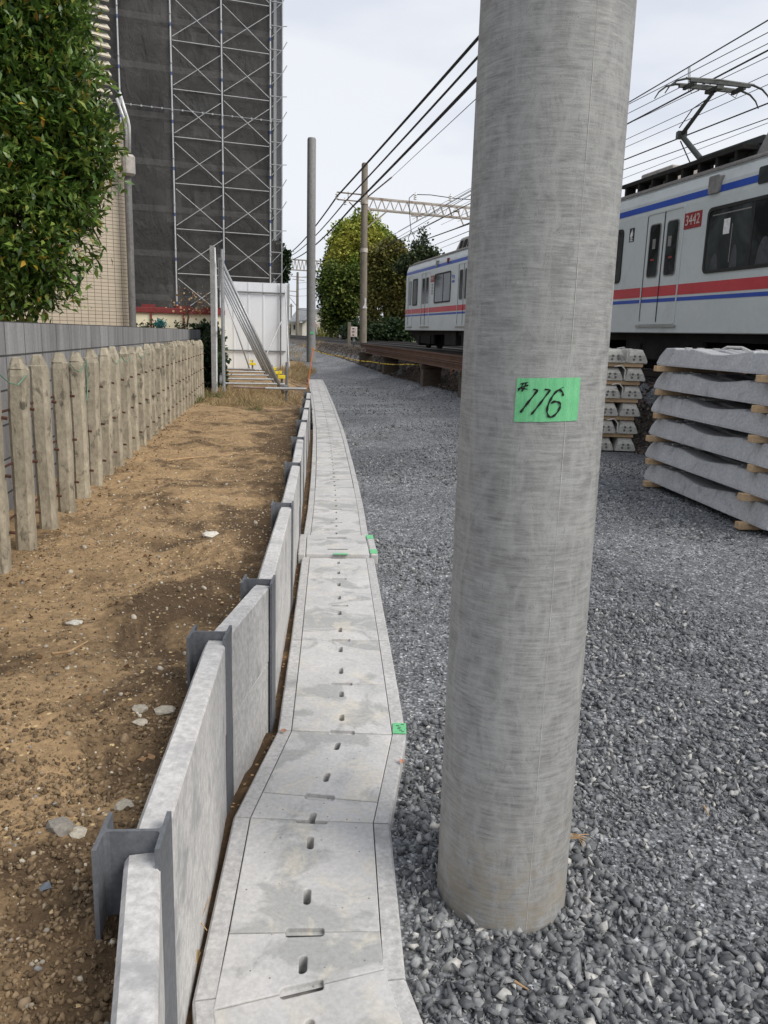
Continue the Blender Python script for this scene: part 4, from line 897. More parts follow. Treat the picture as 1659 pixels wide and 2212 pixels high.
# low red and cream building in front of the scaffold
RY = 26.
rd = thing('low_building', V(380, 690, RY), 'low cream walled building with dark red beams under the netting', 'building')
def rp(px, py, off=0.): 
    u = (V(px, 700, RY).x-V(380, 700, RY).x); return Vector((V(px, py, RY).x, RY+u*.3+off, V(px, py, RY).z))
a_, c_ = rp(225, 676), rp(478, 690); b = MB(); zc = rp(380, 683).z
def rbox(b, px0, px1, z0, z1, d0, d1):
    p0 = rp(px0, 690); p1 = rp(px1, 690); u = (p1-p0); u.z = 0; nn_ = Vector((u.y, -u.x, 0)).normalized(); m_ = (p0+p1)/2; m_.z = (z0+z1)/2
    b.box(m_+nn_*(d0+d1)/2, (u.length, abs(d1-d0), z1-z0), (u.normalized(), nn_, ZU))
zt = rp(380, 676).z; b = MB(); rbox(b, 225, 478, 0, zt-.02, -2.2, 0); b.build('wall', MT['cream'], rd)
b = MB(); rbox(b, 222, 480, zt-.02, zt+.14, -2.3, .08); b.build('eave_beam', MT['darkred'], rd, bevel=.01)
b = MB()
for px0, px1, dz in ((240, 268, .05), (268, 290, .02), (313, 340, .07), (345, 362, .0), (380, 410, .06), (440, 478, .04)): rbox(b, px0, px1, zt+.142, zt+.17+dz, -1., -.1)
b.build('roof_sheet', MT['darkred'], rd)
for px in (331, 378, 396):
    if px == 378: continue
    b = MB(); rbox(b, px-1.6, px+1.6, 0, zt-.02, 0, .07); b.build('post', MT['darkred'], rd)
b = MB(); rbox(b, 452, 466, zt-.45, zt-.1, 0.002, .05); b.build('vent_panel', MT['louver'], rd)
# planting in front of it
def bush(name, label, lumps, n, per, spread, size, mat, cat='bush', group=None):
    l = lumps[0]; gz = min(q[2]-q[5] for q in lumps); return tree(name, label, (l[0], l[1], gz-.1), (l[0], l[1], l[2]), lumps, n, per, spread, size, mat, .03, LEAFB, group, cat, 6)
def lp(px, py, Y, r, ry=None, rz_=None): p = V(px, py, Y); return (p.x, p.y, p.z, r, ry or r, rz_ or r)
bush('shrub', 'sparse leafy shrub in front of the cream wall beside the downpipe', [lp(308, 703, 24, .25, .2, .10), lp(325, 703, 24, .18, .2, .09)], 22, 5, .05, .08, MT['leaf_pine'])
bush('green_bundle', 'bright green netting bundle in front of the cream wall', [lp(345, 700, 23.5, .12, .12, .08)], 60, 8, .04, .06, MT['teal'])
bush('shrub', 'small sparse shrub right of the green bundle', [lp(388, 704, 24, .10, .1, .08), lp(400, 704, 24, .12, .1, .06)], 20, 5, .05, .07, MT['leaf_pine'])
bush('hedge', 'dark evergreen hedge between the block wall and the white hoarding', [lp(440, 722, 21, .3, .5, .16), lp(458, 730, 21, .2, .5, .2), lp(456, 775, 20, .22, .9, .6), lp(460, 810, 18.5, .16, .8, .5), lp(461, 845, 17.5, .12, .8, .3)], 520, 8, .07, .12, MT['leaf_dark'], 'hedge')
p = V(400, 655, 25.2)
bush('dry_bush', 'brown dried bush growing over the red roof edge', [lp(403, 655, 25.2, .5, .2, .4), lp(430, 655, 25.2, .35, .2, .25)], 30, 4, .12, .09, MT['drytwig'])

# ------------------------------------------------------------------ white hoarding with pipe props
HR = V(623, 801, 27.5); HR.z = .25; HD = Vector((.98, .2, 0)).normalized(); HN = Vector((HD.y, -HD.x, 0)); HT_ = V(622, 613, 27.5).z
hb = thing('hoarding', HR, 'white corrugated hoarding facing the camera behind the pipe props', 'hoarding')
b = MB(); Wd = 2.22
def hsheet(b, a, u, nrm, L_, z0, z1, pitch=.48):
    prof = []; x = 0.
    while x < L_-.01: prof += [(x, 0), (x+pitch*.86, 0), (x+pitch*.88, .022), (x+pitch*.98, .022)]; x += pitch
    prof = [(min(q, L_), h) for q, h in prof if q <= L_]+[(L_, 0)]
    vb = [a+u*q+nrm*h for q, h in prof]; n_ = len(vb)
    vs = [v+ZU*z0 for v in vb]+[v+ZU*z1 for v in vb]+[v+ZU*z0-nrm*.012 for v in vb]+[v+ZU*z1-nrm*.012 for v in vb]
    fs = [(i, i+1, n_+i+1, n_+i) for i in range(n_-1)]+[(2*n_+i, 2*n_+i+1, 3*n_+i+1, 3*n_+i) for i in range(n_-1)]+[(n_+i, n_+i+1, 3*n_+i+1, 3*n_+i) for i in range(n_-1)]
    fs += [(0, n_, 3*n_, 2*n_), (n_-1, 2*n_-1, 4*n_-1, 3*n_-1)]
    b.add(vs, fs)
hsheet(b, HR-HD*Wd-ZU*.25, HD, HN, Wd, .3, HT_); b.build('sheet', MT['hoard'], hb)
for zz in (V(560, 632, 27.3).z, V(560, 758, 27.3).z): 
    b = MB(); b.tube([HR-HD*Wd+HN*.06+ZU*(zz-.25), HR-HD*.1+HN*.06+ZU*(zz-.25)], .026, 8); b.build('rail', MT['galv_dark'], hb)
for q in (.27,):
    b = MB(); b.tube([HR-HD*q+HN*.09+ZU*.0, HR-HD*q+HN*.09+ZU*(HT_-.25)], .026, 8); b.build('upright', MT['galv_dark'], hb)
b = MB(); b.box(HR+HD*.0+ZU*(HT_/2-.1), (.05, .06, HT_-.3), (HD, HN, ZU)); b.build('edge_frame', MT['hoard_edge'], hb)
b = MB(); b.tube([HR-HD*.22+HN*.12+ZU*(V(601, 690, 27.).z-.25), V(560, 800, 26.0)], .02, 8); b.build('brace', MT['galv'], hb)
b = MB(); b.tube([HR-HD*.12+HN*.12+ZU*(HT_-.45), V(625, 805, 26.3)], .02, 8); b.build('brace', MT['galv'], hb)
# side run seen along its length
S0 = V(473, 853, 16.0); S0.z = .28; S1 = HR-HD*(Wd+.05); SDv = (S1-S0); SDv.z = 0; SL = SDv.length; SDv.normalize(); SNv = Vector((SDv.y, -SDv.x, 0))
ztp = V(470, 530, 16.0).z
hs = thing('hoarding', S0, 'white hoarding run seen almost edge on, with uprights and props', 'hoarding')
b = MB(); hsheet(b, Vector((S0.x, S0.y, 0))-SNv*.05, SDv, SNv, SL, .3, ztp); b.build('sheet', MT['hoard'], hs)
b = MB(); b.box(Vector((S0.x, S0.y, 0))-SNv*.09+ZU*(ztp/2+.14), (.09, .03, ztp-.3), (SNv, SDv, ZU)); b.build('end_frame', MT['hoard_edge'], hs)
npr = 6
for k in range(npr):
    q = S0+SDv*(.15+k*1.85); q.z = 0
    b = MB(); b.tube([q+SNv*.10+ZU*.3, q+SNv*.10+ZU*(ztp-.05)], .03, 8); b.build('upright', MT['galv'], hs)
for zz in (.55, 1.55, 2.85): 
    b = MB(); q = Vector((S0.x, S0.y, 0)); b.tube([q+SNv*.04+ZU*zz-SDv*.1, q+SNv*.04+SDv*SL+ZU*zz], .027, 8); b.build('rail', MT['galv_dark'], hs)
RT = HD
for k in range(npr):
    q = S0+SDv*(.15+k*1.85); q.z = 0; foot = q+RT*(1.32 if k else 1.28)+SDv*.1
    if k == 5: foot = q+RT*.95
    o = thing('prop_frame', (q.x, q.y, .3), ('nearest diagonal pipe prop with a rusty ground pipe' if k == 0 else '%s diagonal pipe prop behind the hoarding counted from the camera' % ORD[k]), 'pipe prop', 'pipe props bracing the hoarding')
    b = MB(); b.tube([q+SNv*.12+ZU*(2.75), foot+ZU*.32], .030 if k < 5 else .02, 8); b.build('diagonal_pipe', MT['galv'], o, smooth=True)
    gz = .44 if k == 0 else .40
    b = MB(); 
    if k == 0:
        m1 = q+RT*.9-SDv*.12+ZU*gz; b.tube([q+RT*.28-SDv*.12+ZU*(gz+.02), m1], .024, 8); b.build('ground_pipe', MT['rustpipe'], o)
        b = MB(); b.tube([m1, q+RT*1.72-SDv*.12+ZU*gz], .026, 8); b.build('ground_pipe', MT['galv'], o)
    else:
        b.tube([q+RT*.05+ZU*gz, foot+RT*.12+ZU*gz], .026, 8); b.build('ground_pipe', MT['galv'], o)
    b = MB(); b.tube([foot+RT*.06+ZU*.05, foot+RT*.06+ZU*(.95 if k == 0 else .68)], .026, 8); b.build('stake', MT['galv_dark'], o)
    if k != 0:
        b = MB(); b.box(foot+RT*.06+ZU*.56-SDv*.04, (.20, .07, .08), (RT, SDv, ZU)); b.box(foot+RT*.02+ZU*.66-SDv*.05, (.07, .06, .07), (RT, SDv, ZU)); b.build('yellow_clamp', MT['yellow'], o, bevel=.008)
    else:
        b = MB(); b.box(foot+RT*.04+ZU*.44-SDv*.06, (.12, .1, .12), (RT, SDv, ZU)); b.build('clamp', MT['galv_dark'], o, bevel=.01)
# ------------------------------------------------------------------ grass and litter
BLADE = [(np.array([(-.03, 0, 0), (.03, 0, 0), (.02, .5, .06), (-.02, .5, .06), (0, 1, .2)]), np.array([(0, 1, 2), (0, 2, 3), (3, 2, 4)]))]
def grass(name, label, pts, h, mat, lean=.5):
    n = len(pts); d = RNG.normal(size=(n, 3))*lean; d[:, 2] = 1
    x = np.cross(d, RNG.normal(size=(n, 3))); x /= np.linalg.norm(x, axis=1)[:, None]; d /= np.linalg.norm(d, axis=1)[:, None]; z = np.cross(x, d)
    return tag(scatter(name, BLADE, pts, h*RNG.uniform(.4, 1.2, n), mat, np.stack([x, d, z], -1)), label, 'grass', kind='stuff')
def gp(n, x0, x1, y0, y1, H=Hs, cl=2.0, thr=.0):
    x = RNG.uniform(x0, x1, n); y = RNG.uniform(y0, y1, n); k = fbm(x, y, cl, 3) > thr; x, y = x[k], y[k]; return np.stack([x, y, H(x, y)], 1)
grass('dry_grass', 'dry straw coloured grass around the pipe props', gp(9000, -3.6, -1.9, 12.6, 19, thr=.02), .16, MT['drygrass'], .9)
grass('green_weeds', 'low green weeds in front of the pipe props', gp(2200, -3.0, -1.9, 12.2, 14.2, cl=1.6, thr=.1), .10, MT['greengrass'], .8)
grass('dry_grass', 'tuft of dry grass right of the white hoarding', gp(3500, -3.4, -2.75, 24, 31, thr=-.2), .30, MT['drygrass'], .6)
grass('dry_grass', 'dry grass along the far edge of the gravel path', gp(4000, -7.5, -4.0, 38, 52, lambda x, y: Hg(x, y), thr=0), .28, MT['drygrass'], .6)
grass('green_weeds', 'weeds sprouting along the foot of the picket fence', gp(900, -3.4, -3.05, 12.8, 15.5, thr=-.1), .16, MT['greengrass'], .7)
grass('reeds', 'tall weeds in front of the distant house', np.stack([RNG.uniform(-10.3, -5.5, 420), RNG.uniform(106, 112, 420), np.full(420, 1.05)], 1), 1.7, MT['leaf_olive'], .15)
tag(bpy.data.objects['reeds'], cat='weeds')
x = RNG.uniform(0, 1, 420); y = 2.2+9*RNG.random(420)**1.3; x = -.146*(y-3.54)-1.66+x**2.2*.75; k_ = x < Wx(y)-.08; x, y = x[k_], y[k_]
LIT = [(np.array([(0, 0, 0), (-.35, .5, .25), (0, 1, -.05), (.35, .5, .2)]), np.array([(0, 3, 1), (1, 3, 2)]))]
dd = RNG.normal(size=(len(x), 3)); dd[:, 2] *= .15
tag(scatter('leaf_litter', LIT, np.stack([x, y, Hs(x, y)+.008], 1), RNG.uniform(.012, .032, len(x)), M_island('brown_leaf_litter', [(0, (.06, .035, .02)), (.6, (.16, .09, .045)), (1, (.34, .23, .12))], .9, 20, .2, .1), frames(dd)), 'brown dead leaves lying along the foot of the picket fence', 'leaf litter', kind='stuff')
def twig(label, pts, r=.003):
    P_ = [Vector(p) for p in pts]; b = MB(); b.tube(P_, [r*1.2]+[r]*(len(P_)-2)+[r*.5], 6); return tag(b.build('twig', MT['drytwig'], origin=P_[0]), label, 'twig')
def gq(px, py, z): return G(px, py, z)
twig('dry stalk lying on the soil near the second fence post', [gq(115, 1412, .44), gq(150, 1408, .45), gq(190, 1385, .455)], .005)
twig('long thin straw lying on the soil beside the fence', [gq(360, 1108-118+5, .44), gq(400, 990, .45), gq(455, 985, .44)], .006)
o = thing('dried_leaf', gq(418, 2070, .03), 'curled dry leaf and stalk stuck beside the nearest drain rim', 'leaf')
b = MB(); a_ = gq(440, 1925, .05); m_ = gq(432, 1990, .07); e_ = gq(420, 2060, .03); b.tube([a_, m_, e_], [.0015, .002, .003], 6); b.tube([gq(455, 1935, .05), m_], .0012, 6)
b.tube([m_, gq(447, 2010, .06)], .0012, 6); b.build('stalk', MT['drytwig'], o)
b = MB(); u = gq(430, 2050, .045); b.add([u, u+Vector((-.012, -.02, .01)), u+Vector((-.016, -.055, -.005)), u+Vector((.002, -.03, -.012)), u+Vector((.008, -.018, .004))], [(0, 1, 3), (1, 2, 3), (0, 3, 4)]); b.build('blade', MT['drygrass'], o)
o = thing('pine_needles', gq(1240, 1806, .02), 'small bunch of dry pine needles lying beside the big pole', 'pine needles')
b = MB()
for k in range(5): b.tube([gq(1228, 1800+k*3, .03), gq(1250, 1803+k*2, .034), gq(1272-k*3, 1802+k*7, .026)], .0013, 5)
b.build('needles', MT['drytwig'], o)
twig('short dry straw on the coarse gravel at right', [gq(1520, 1740, .03), gq(1532, 1762, .035)], .003)
twig('dry straw bit on the gravel at the bottom', [gq(1112, 2120, .03), gq(1142, 2138, .03)], .003)
for px, py, lab in ((612, 1583, 'small brown leaf on the drain rim'), (868, 1868-218, 'small brown leaf in the gravel beside the drain')):
    g = gq(px, py, .042); b = MB(); b.add([g, g+Vector((.012, .012, .006)), g+Vector((.0, .03, .002)), g+Vector((-.012, .014, .008))], [(0, 1, 2), (0, 2, 3)]); tag(b.build('fallen_leaf', MT['vest'], origin=g), lab, 'leaf')

# ------------------------------------------------------------------ concrete sleepers in two stacks
def sleeper_mesh():
    Ls, prof = 2.45, []
    zs_ = [(0, .10), (.035, .15), (.09, .180), (.30, .186), (.318, .168), (.35, .174), (.60, .176), (.625, .166), (.645, .184), (.72, .180), (.9, .160), (1.10, .143), (1.225, .140)]
    st = [(x, h) for x, h in zs_]; st += [(Ls-x, h) for x, h in reversed(zs_[:-1])]
    b = MB(); m = 6; vs = []
    for x, h in st:
        wb, wt_ = .148, .098+.02*(h < .15); e = .012 if x in (0, Ls) else 0
        for (q, z) in ((-wb+e, .0), (wb-e, .0), (wb-.002, .02), (wt_, h-.008), (wt_-.010, h), (-wt_+.010, h), (-wt_, h-.008), (-wb+.002, .02)): vs.append((q, x, z))
    m = 8; F = [tuple(range(m))[::-1], tuple(range((len(st)-1)*m, len(st)*m))]
    for i in range(len(st)-1):
        for k in range(m): F.append((i*m+k, i*m+(k+1) % m, (i+1)*m+(k+1) % m, (i+1)*m+k))
    b.add(vs, F); return b
def make_sleeper(label, grp):
    o = thing('concrete_sleeper', (0, 0, 0), label, 'railway sleeper', grp)
    b = sleeper_mesh(); b.build('body', MT['sleeper'] if 'near' in grp else MT['sleeper_end'], o)
    for x in (.40, .66, 1.79, 2.05):
        b = MB(); b.box((0, x, .178), (.07, .035, .03)); b.build('shoulder', MT['rim'], o, bevel=.004)
    if 'far' in grp:
        for q in (-.045, .045):
            for z in (.045, .09): b = MB(); b.tube([(q*(1 if z < .06 else .8), .012, z), (q*(1 if z < .06 else .8), -.004, z)], .017, 12); b.build('tendon_plug', MT['plug'], o)
    return o
# near stack: long sides face left
a_ = G(1389, 1036, .06); c_ = G(1659, 1153, .06); dv = (c_-a_).normalized(); rzN = math.atan2(dv.x, -dv.y)
# local y runs from the far end to the near end
rz = math.atan2(-dv.x, dv.y)
def stack_near():
    lay = ['bottom', 'second lowest', 'third lowest', 'third highest', 'second highest', 'top']; rown = ['left face', 'middle row', 'back row']; name = 'near stack'
    ux = Vector((-dv.y, dv.x, 0)); ux = ux if ux.x > 0 else -ux; org = Vector((a_.x, a_.y, 0))+ux*.148; first = True
    for l in range(6):
        for r_ in range(3):
            lab = '%s concrete sleeper in the %s of the %s' % (lay[l], rown[r_], name)
            loc = org+ux*(r_*.305+random.uniform(-.008, .008)+[0, .0, .0, .005, .01, .02][l])+dv*(random.uniform(-.015, .015)-l*.0)+ZU*(.075+l*.2455)
            if first: o = make_sleeper(lab, 'sleepers of the '+name); o.location = loc; o.rotation_euler = (0, 0, rz); proto = o; first = False
            else: o = dup(proto, loc, rz); o['label'] = lab
        for e, wl_ in ((.16, 'far'), (2.12, 'near')):
            j = random.uniform(-.03, .03); b = MB(); cc = org+ux*(.305+j)+dv*(e)+ZU*(.075+l*.2455-.0315); b.box(cc, (.99, .085, .058), (ux, dv, ZU))
            tag(b.build('timber_spacer', MT['wood'], origin=cc, bevel=.003), 'pale timber spacer under the %s layer, %s end of the near stack' % (lay[l], wl_), 'timber spacer', 'timber spacers of the '+name)
        if l in (1, 3):
            b = MB(); cc = org+ux*.3+dv*.75+ZU*(.075+l*.2455+.19)
            b.box(cc, (.5, .12, .02), (ux, dv, ZU)); tag(b.build('packing_block', MT['rim'], origin=cc), 'thin pale packing piece between the %s and next layer of the near stack' % lay[l], 'packing piece')
    cc = org+ux*.3+dv*.8+ZU*(.075+5*.2455+.175); b = MB(); b.tube([cc-dv*.28, cc-dv*.15+ZU*.035, cc+dv*.1+ZU*.035+ux*.02, cc+dv*.3], .012, 6); tag(b.build('lifting_strap', MT['strap'], origin=cc), 'white strap lying on top of the near sleeper stack', 'strap')
stack_near()
f0 = V(1347, 975, 11.55); f0.z = 0; ZL = .247
def stack_far():
    name = 'far stack'; lay = ['bottom', 'second lowest', 'third lowest', 'third highest', 'second highest', 'top']; rown = ['right column', 'second column', 'hidden third column']; first = True
    for l in range(6):
        for r_ in range(3):
            lab = '%s concrete sleeper end, %s of the %s' % (lay[l], rown[r_], name)
            loc = Vector((f0.x-r_*.312+l*.012, 11.5+random.uniform(-.02, .02), .02+l*ZL))
            if first: o = make_sleeper(lab, 'sleepers of the '+name); o.location = loc; proto = o; first = False
            else: o = dup(proto, loc, 0); o['label'] = lab
        if l:
            for e, wl_ in ((.2, 'near'), (2.1, 'far')):
                cc = Vector((f0.x-.34+l*.012+random.uniform(-.02, .02), 11.5+e-.12*(wl_ == 'near'), .02+l*ZL-.0315)); b = MB(); b.box(cc, (.86, .085, .055)); tag(b.build('timber_spacer', MT['wood'], origin=cc, bevel=.003), 'pale timber spacer under the %s layer, %s end of the far stack' % (lay[l], wl_), 'timber spacer', 'timber spacers of the '+name)
        if l in (1, 3, 4, 5):
            cc = Vector((f0.x-.157+l*.012, 11.47, .02+l*ZL)); b = MB(); b.tube([cc+Vector((-.15, 0, .19)), cc+Vector((-.06, -.02, .21)), cc+Vector((.0, -.02, .15)), cc+Vector((.0, -.01, .02))], .008, 6)
            tag(b.build('lifting_strap', MT['strap'], origin=cc), 'white strap between sleepers on the %s layer of the far stack' % lay[l], 'strap', 'straps of the far stack')
stack_far()

# ------------------------------------------------------------------ train
TU = Vector((.2102, -.9777, 0)); TNn = Vector((-.9777, -.2102, 0))     # along the side towards the camera; outward (left)
T0 = Vector((4.0-.215*(28.3-14.2), 28.3, 0))
def zb_(s_): return 1.65+.0032*(28.3-s_*.9777)
def ts(s_, h, n_=0.): p = T0+TU*s_+TNn*n_; p.z = zb_(s_)+h; return p
PROF = [(0, 0.), (0, 1.85), (-.02, 2.05), (-.07, 2.18), (-.14, 2.27), (-.30, 2.36), (-.55, 2.42), (-1.3, 2.47), (-2.05, 2.42), (-2.30, 2.36), (-2.46, 2.27), (-2.53, 2.18), (-2.58, 2.05), (-2.6, 1.85), (-2.6, 0)]
def tbox(b, s0, s1, h0, h1, n0, n1, mi=0):
    b.hexa([ts(s0, h0, n0), ts(s1, h0, n0), ts(s1, h0, n1), ts(s0, h0, n1)], [ts(s0, h1, n0), ts(s1, h1, n0), ts(s1, h1, n1), ts(s0, h1, n1)], mi)
def rrect(s0, s1, h0, h1, r, n_, k=5):
    pts = []
    for (cx_, ch, a0) in ((s1-r, h1-r, 0), (s0+r, h1-r, 90), (s0+r, h0+r, 180), (s1-r, h0+r, 270)):
        for i in range(k+1): a = R(a0+90*i/k); pts.append(ts(cx_+r*math.cos(a), ch+r*math.sin(a), n_))
    return pts
def tpane(b, s0, s1, h0, h1, r, n0, n1):
    A_ = rrect(s0, s1, h0, h1, r, n0); B_ = rrect(s0, s1, h0, h1, r, n1); n_ = len(A_)
    b.add(A_+B_, [tuple(range(n_, 2*n_))]+[(i, (i+1) % n_, n_+(i+1) % n_, n_+i) for i in range(n_)])
def tring(b, s0, s1, h0, h1, r, w_, n0, n1):
    A_ = rrect(s0, s1, h0, h1, r, n1); B_ = rrect(s0+w_, s1-w_, h0+w_, h1-w_, max(.01, r-w_*.5), n1); C_ = rrect(s0, s1, h0, h1, r, n0); n_ = len(A_)
    D_ = rrect(s0+w_, s1-w_, h0+w_, h1-w_, max(.01, r-w_*.5), n0)
    b.add(A_+B_+C_+D_, [(i, (i+1) % n_, n_+(i+1) % n_, n_+i) for i in range(n_)]+[(2*n_+i, 2*n_+(i+1) % n_, (i+1) % n_, i) for i in range(n_)]+[(n_+i, n_+(i+1) % n_, 3*n_+(i+1) % n_, 3*n_+i) for i in range(n_)])
def text_mesh(body, size, ext=.002):
    cu = bpy.data.curves.new('t', 'FONT'); cu.body = body; cu.size = size; cu.extrude = ext; cu.align_x = 'CENTER'; cu.align_y = 'CENTER'
    to = bpy.data.objects.new('t', cu); COL.objects.link(to); dg = bpy.context.evaluated_depsgraph_get(); me = bpy.data.meshes.new_from_object(to.evaluated_get(dg)); bpy.data.objects.remove(to); return me
def ttext(body, s_, h, size, mat, parent, sx=1.0, bold=0.):
    me = text_mesh(body, size); o = bpy.data.objects.new('lettering', me); COL.objects.link(o); me.materials.clear(); me.materials.append(mat)
    m = Matrix((TU, ZU, TNn)).transposed().to_4x4()     # x along the car (to the right seen from outside), y up, z outward
    org = ts(s_, h, .012); me.transform(Matrix.Diagonal((sx, 1, 1, 1))); me.transform(m); me.transform(Matrix.Translation(org-origin_of(parent))); o.parent = parent; return o
def car(s0, s1, doors, wins, label, ends):
    o = thing('train_car', ts((s0+s1)/2, -.6, -1.3), label, 'train car', 'cars of the passing train')
    b = MB(); ss = np.linspace(s0, s1, 40); m = len(PROF)
    for s_ in ss:
        e = .05*(1 if s_ in (ss[0], ss[-1]) else 0)
        for (n_, h) in PROF: b.v.append(tuple(ts(float(s_), h, n_-(e if n_ > -1 else -e)*0)))
    for i in range(len(ss)-1):
        for k in range(m-1):
            b.f.append((i*m+k, i*m+k+1, (i+1)*m+k+1, (i+1)*m+k)); b.m.append(1 if 4 <= k <= 9 else 0)
        b.f.append((i*m+m-1, i*m, (i+1)*m, (i+1)*m+m-1)); b.m.append(2)
    b.f += [tuple(range(m)), tuple(range((len(ss)-1)*m, len(ss)*m))]; b.m += [0, 0]
    b.build('body', [MT['train'], MT['roof'], MT['under']], o)
    b = MB(); tbox(b, s0, s1, 2.235, 2.26, -.11, -.075); b.build('gutter', MT['equip'], o)
    def band(nm, h0, h1, mat, ss0=s0, ss1=s1, hcurve=False):
        b = MB(); hs_ = [h0, h1] if not hcurve else [h0, (h0+h1)/2, h1]
        def nn__(h): return np.interp(h, [1.85, 2.05, 2.18], [0, -.02, -.07])+.004
        for i in range(len(hs_)-1):
            for a, c in zip(np.linspace(ss0, ss1, 31)[:-1], np.linspace(ss0, ss1, 31)[1:]):
                b.add([ts(a, hs_[i], nn__(hs_[i])), ts(c, hs_[i], nn__(hs_[i])), ts(c, hs_[i+1], nn__(hs_[i+1])), ts(a, hs_[i+1], nn__(hs_[i+1]))], [(0, 1, 2, 3)])
        b.build(nm, mat, o)
    band('red_band', .565, .72, MT['red']); band('blue_band', .475, .53, MT['blue']); band('upper_blue_band', 1.905, 2.00, MT['blue'], hcurve=True)
    b = MB(); tbox(b, s0, s1, .0, .012, 0, .012); b.build('lower_edge', MT['equip'], o)
    for (a, c, single) in doors:
        d = MB(); tring(d, a-.05, c+.05, .14, 1.86, .05, .03, 0, .012); dd = d.build('door', MT['train'], o)
        g_ = MB(); tbox(g_, a-.035, a-.012, .17, 1.84, .004, .008); 
        if not single: tbox(g_, (a+c)/2-.008, (a+c)/2+.008, .15, 1.84, .004, .010)
        g_.build('gap', MT['black'], dd)
        leafs = [(a, (a+c)/2-.01), ((a+c)/2+.01, c)] if not single else [(a+.03, c-.03)]
        for (p, q) in leafs:
            w_ = q-p; g_ = MB(); tring(g_, p+w_*.16, q-w_*.16, .86, 1.68, .06, .015, .002, .011); g_.build('window_trim', MT['equip'], dd)
            g_ = MB(); tpane(g_, p+w_*.16+.008, q-w_*.16-.008, .87, 1.67, .055, .002, .0075); g_.build('pane', MT['glass'], dd)
        g_ = MB(); tbox(g_, a-.09, c+.09, .09, .125, 0, .03); g_.build('sill', MT['hoard_edge'], dd)
        for h0, h1, mt in ((.565, .72, 'red'), (.475, .53, 'blue')):
            pass
    for (a, c, div) in wins:
        f = MB(); tring(f, a-.04, c+.04, .83, 1.72, .09, .045, 0, .016); ff = f.build('window', MT['black'], o)
        g_ = MB(); tpane(g_, a, c, .87, 1.68, .07, .001, .007); g_.build('pane', MT['glass'], ff)
        if div:
            g_ = MB(); tbox(g_, div-.018, div+.018, .87, 1.68, .006, .014); g_.build('mullion', MT['black'], ff)
    for q in np.arange(s0+.9, s1, 4.1):
        if any(a-.1 < q < c_+.1 for a, c_, _ in doors) or any(a-.1 < q < c_+.1 for a, c_, _ in wins): continue
        sm_ = MB(); tbox(sm_, q, q+.006, .02, .46, 0, .002); tbox(sm_, q, q+.006, .74, 1.88, 0, .002); sm_.build('panel_seam', MT['equip'], o)
    for q in (s0+2.2, s1-2.4):
        b = MB(); tbox(b, q-1.15, q+1.15, -.42, -.12, -.25, -.18); tbox(b, q-1.15, q+1.15, -.42, -.12, -2.4, -2.33); tbox(b, q-.3, q+.3, -.3, -.05, -2.3, -.3)
        for e in (-1., 1.): b.box(ts(q+e*.72, -.3, -.2), (.26, .12, .26), (TU, TNn, ZU))
        bg_ = b.build('bogie', MT['under'], o)
        for e in (-.72, .72):
            for nn2 in (-.52, -2.08):
                w_ = MB(); c0 = ts(q+e, -.27, nn2); w_.tube([c0-TNn*.05, c0+TNn*.05], .31, 24); w_.build('wheel', MT['under'], bg_)
    b = MB(); L_ = s1-s0
    for fr, wd in ((.33, 1.2), (.45, .9), (.56, 1.3), (.68, .8)): tbox(b, s0+L_*fr, s0+L_*fr+wd, -.42, -.01, -.9, -.12)
    tbox(b, s0+.3, s1-.3, -.12, -.005, -2.4, -.2); b.build('underfloor_boxes', MT['under'], o)
    return o
c1 = car(-1.95, 12.75, [(-1.55, -1.02, True), (.35, 1.30, False), (4.55, 5.55, False), (8.75, 9.75, False)], [(-.85, -.28, None), (1.98, 3.72, 2.95), (6.2, 7.95, 7.1), (10.4, 11.4, None)], 'far grey train car with red and blue bands, partly hidden by the pole', None)
c2 = car(13.15, 28.5, [(14.93, 15.93, False), (19.8, 20.8, False), (24.4, 25.4, False)], [(13.45, 14.10, None), (16.62, 19.2, 17.62), (21.3, 23.9, 22.6)], 'near grey train car with red number plate and raised pantograph', None)
# face end details of the far car: slanted skirt
b = MB(); b.hexa([ts(-1.75, -.05, -.15), ts(-1.0, -.5, -.3), ts(-1.0, -.5, -2.3), ts(-1.75, -.05, -2.45)], [ts(-1.75, 0, -.15), ts(0, 0, -.15), ts(0, 0, -2.45), ts(-1.75, 0, -2.45)]); b.build('skirt', MT['under'], c1)
for (o_, s0, s1, h0, h1, txt, sz) in ((c2, 15.98, 16.42, 1.50, 1.725, '3442', .205), (c1, 1.46, 1.86, 1.50, 1.70, '3442', .17)):
    b = MB(); tbox(b, s0, s1, h0, h1, 0, .008); pl = b.build('number_plate', MT['plate'], o_); ttext(txt, (s0+s1)/2, (h0+h1)/2, sz, MT['plate_txt'], pl, .92)
b = MB(); tpane(b, 16.55, 16.80, 1.905, 2.14, .03, -.05, .035); b.build('speaker_box', MT['equip'], c2)
b = MB(); tpane(b, 17.62, 18.5, 1.87, 2.08, .03, -.03, .012); ds = b.build('destination_sign', MT['glass'], c2)
ttext('\u7279\u6025', 17.95, 1.98, .15, MT['plate_txt'] if False else MT['plate'], ds, 1.)
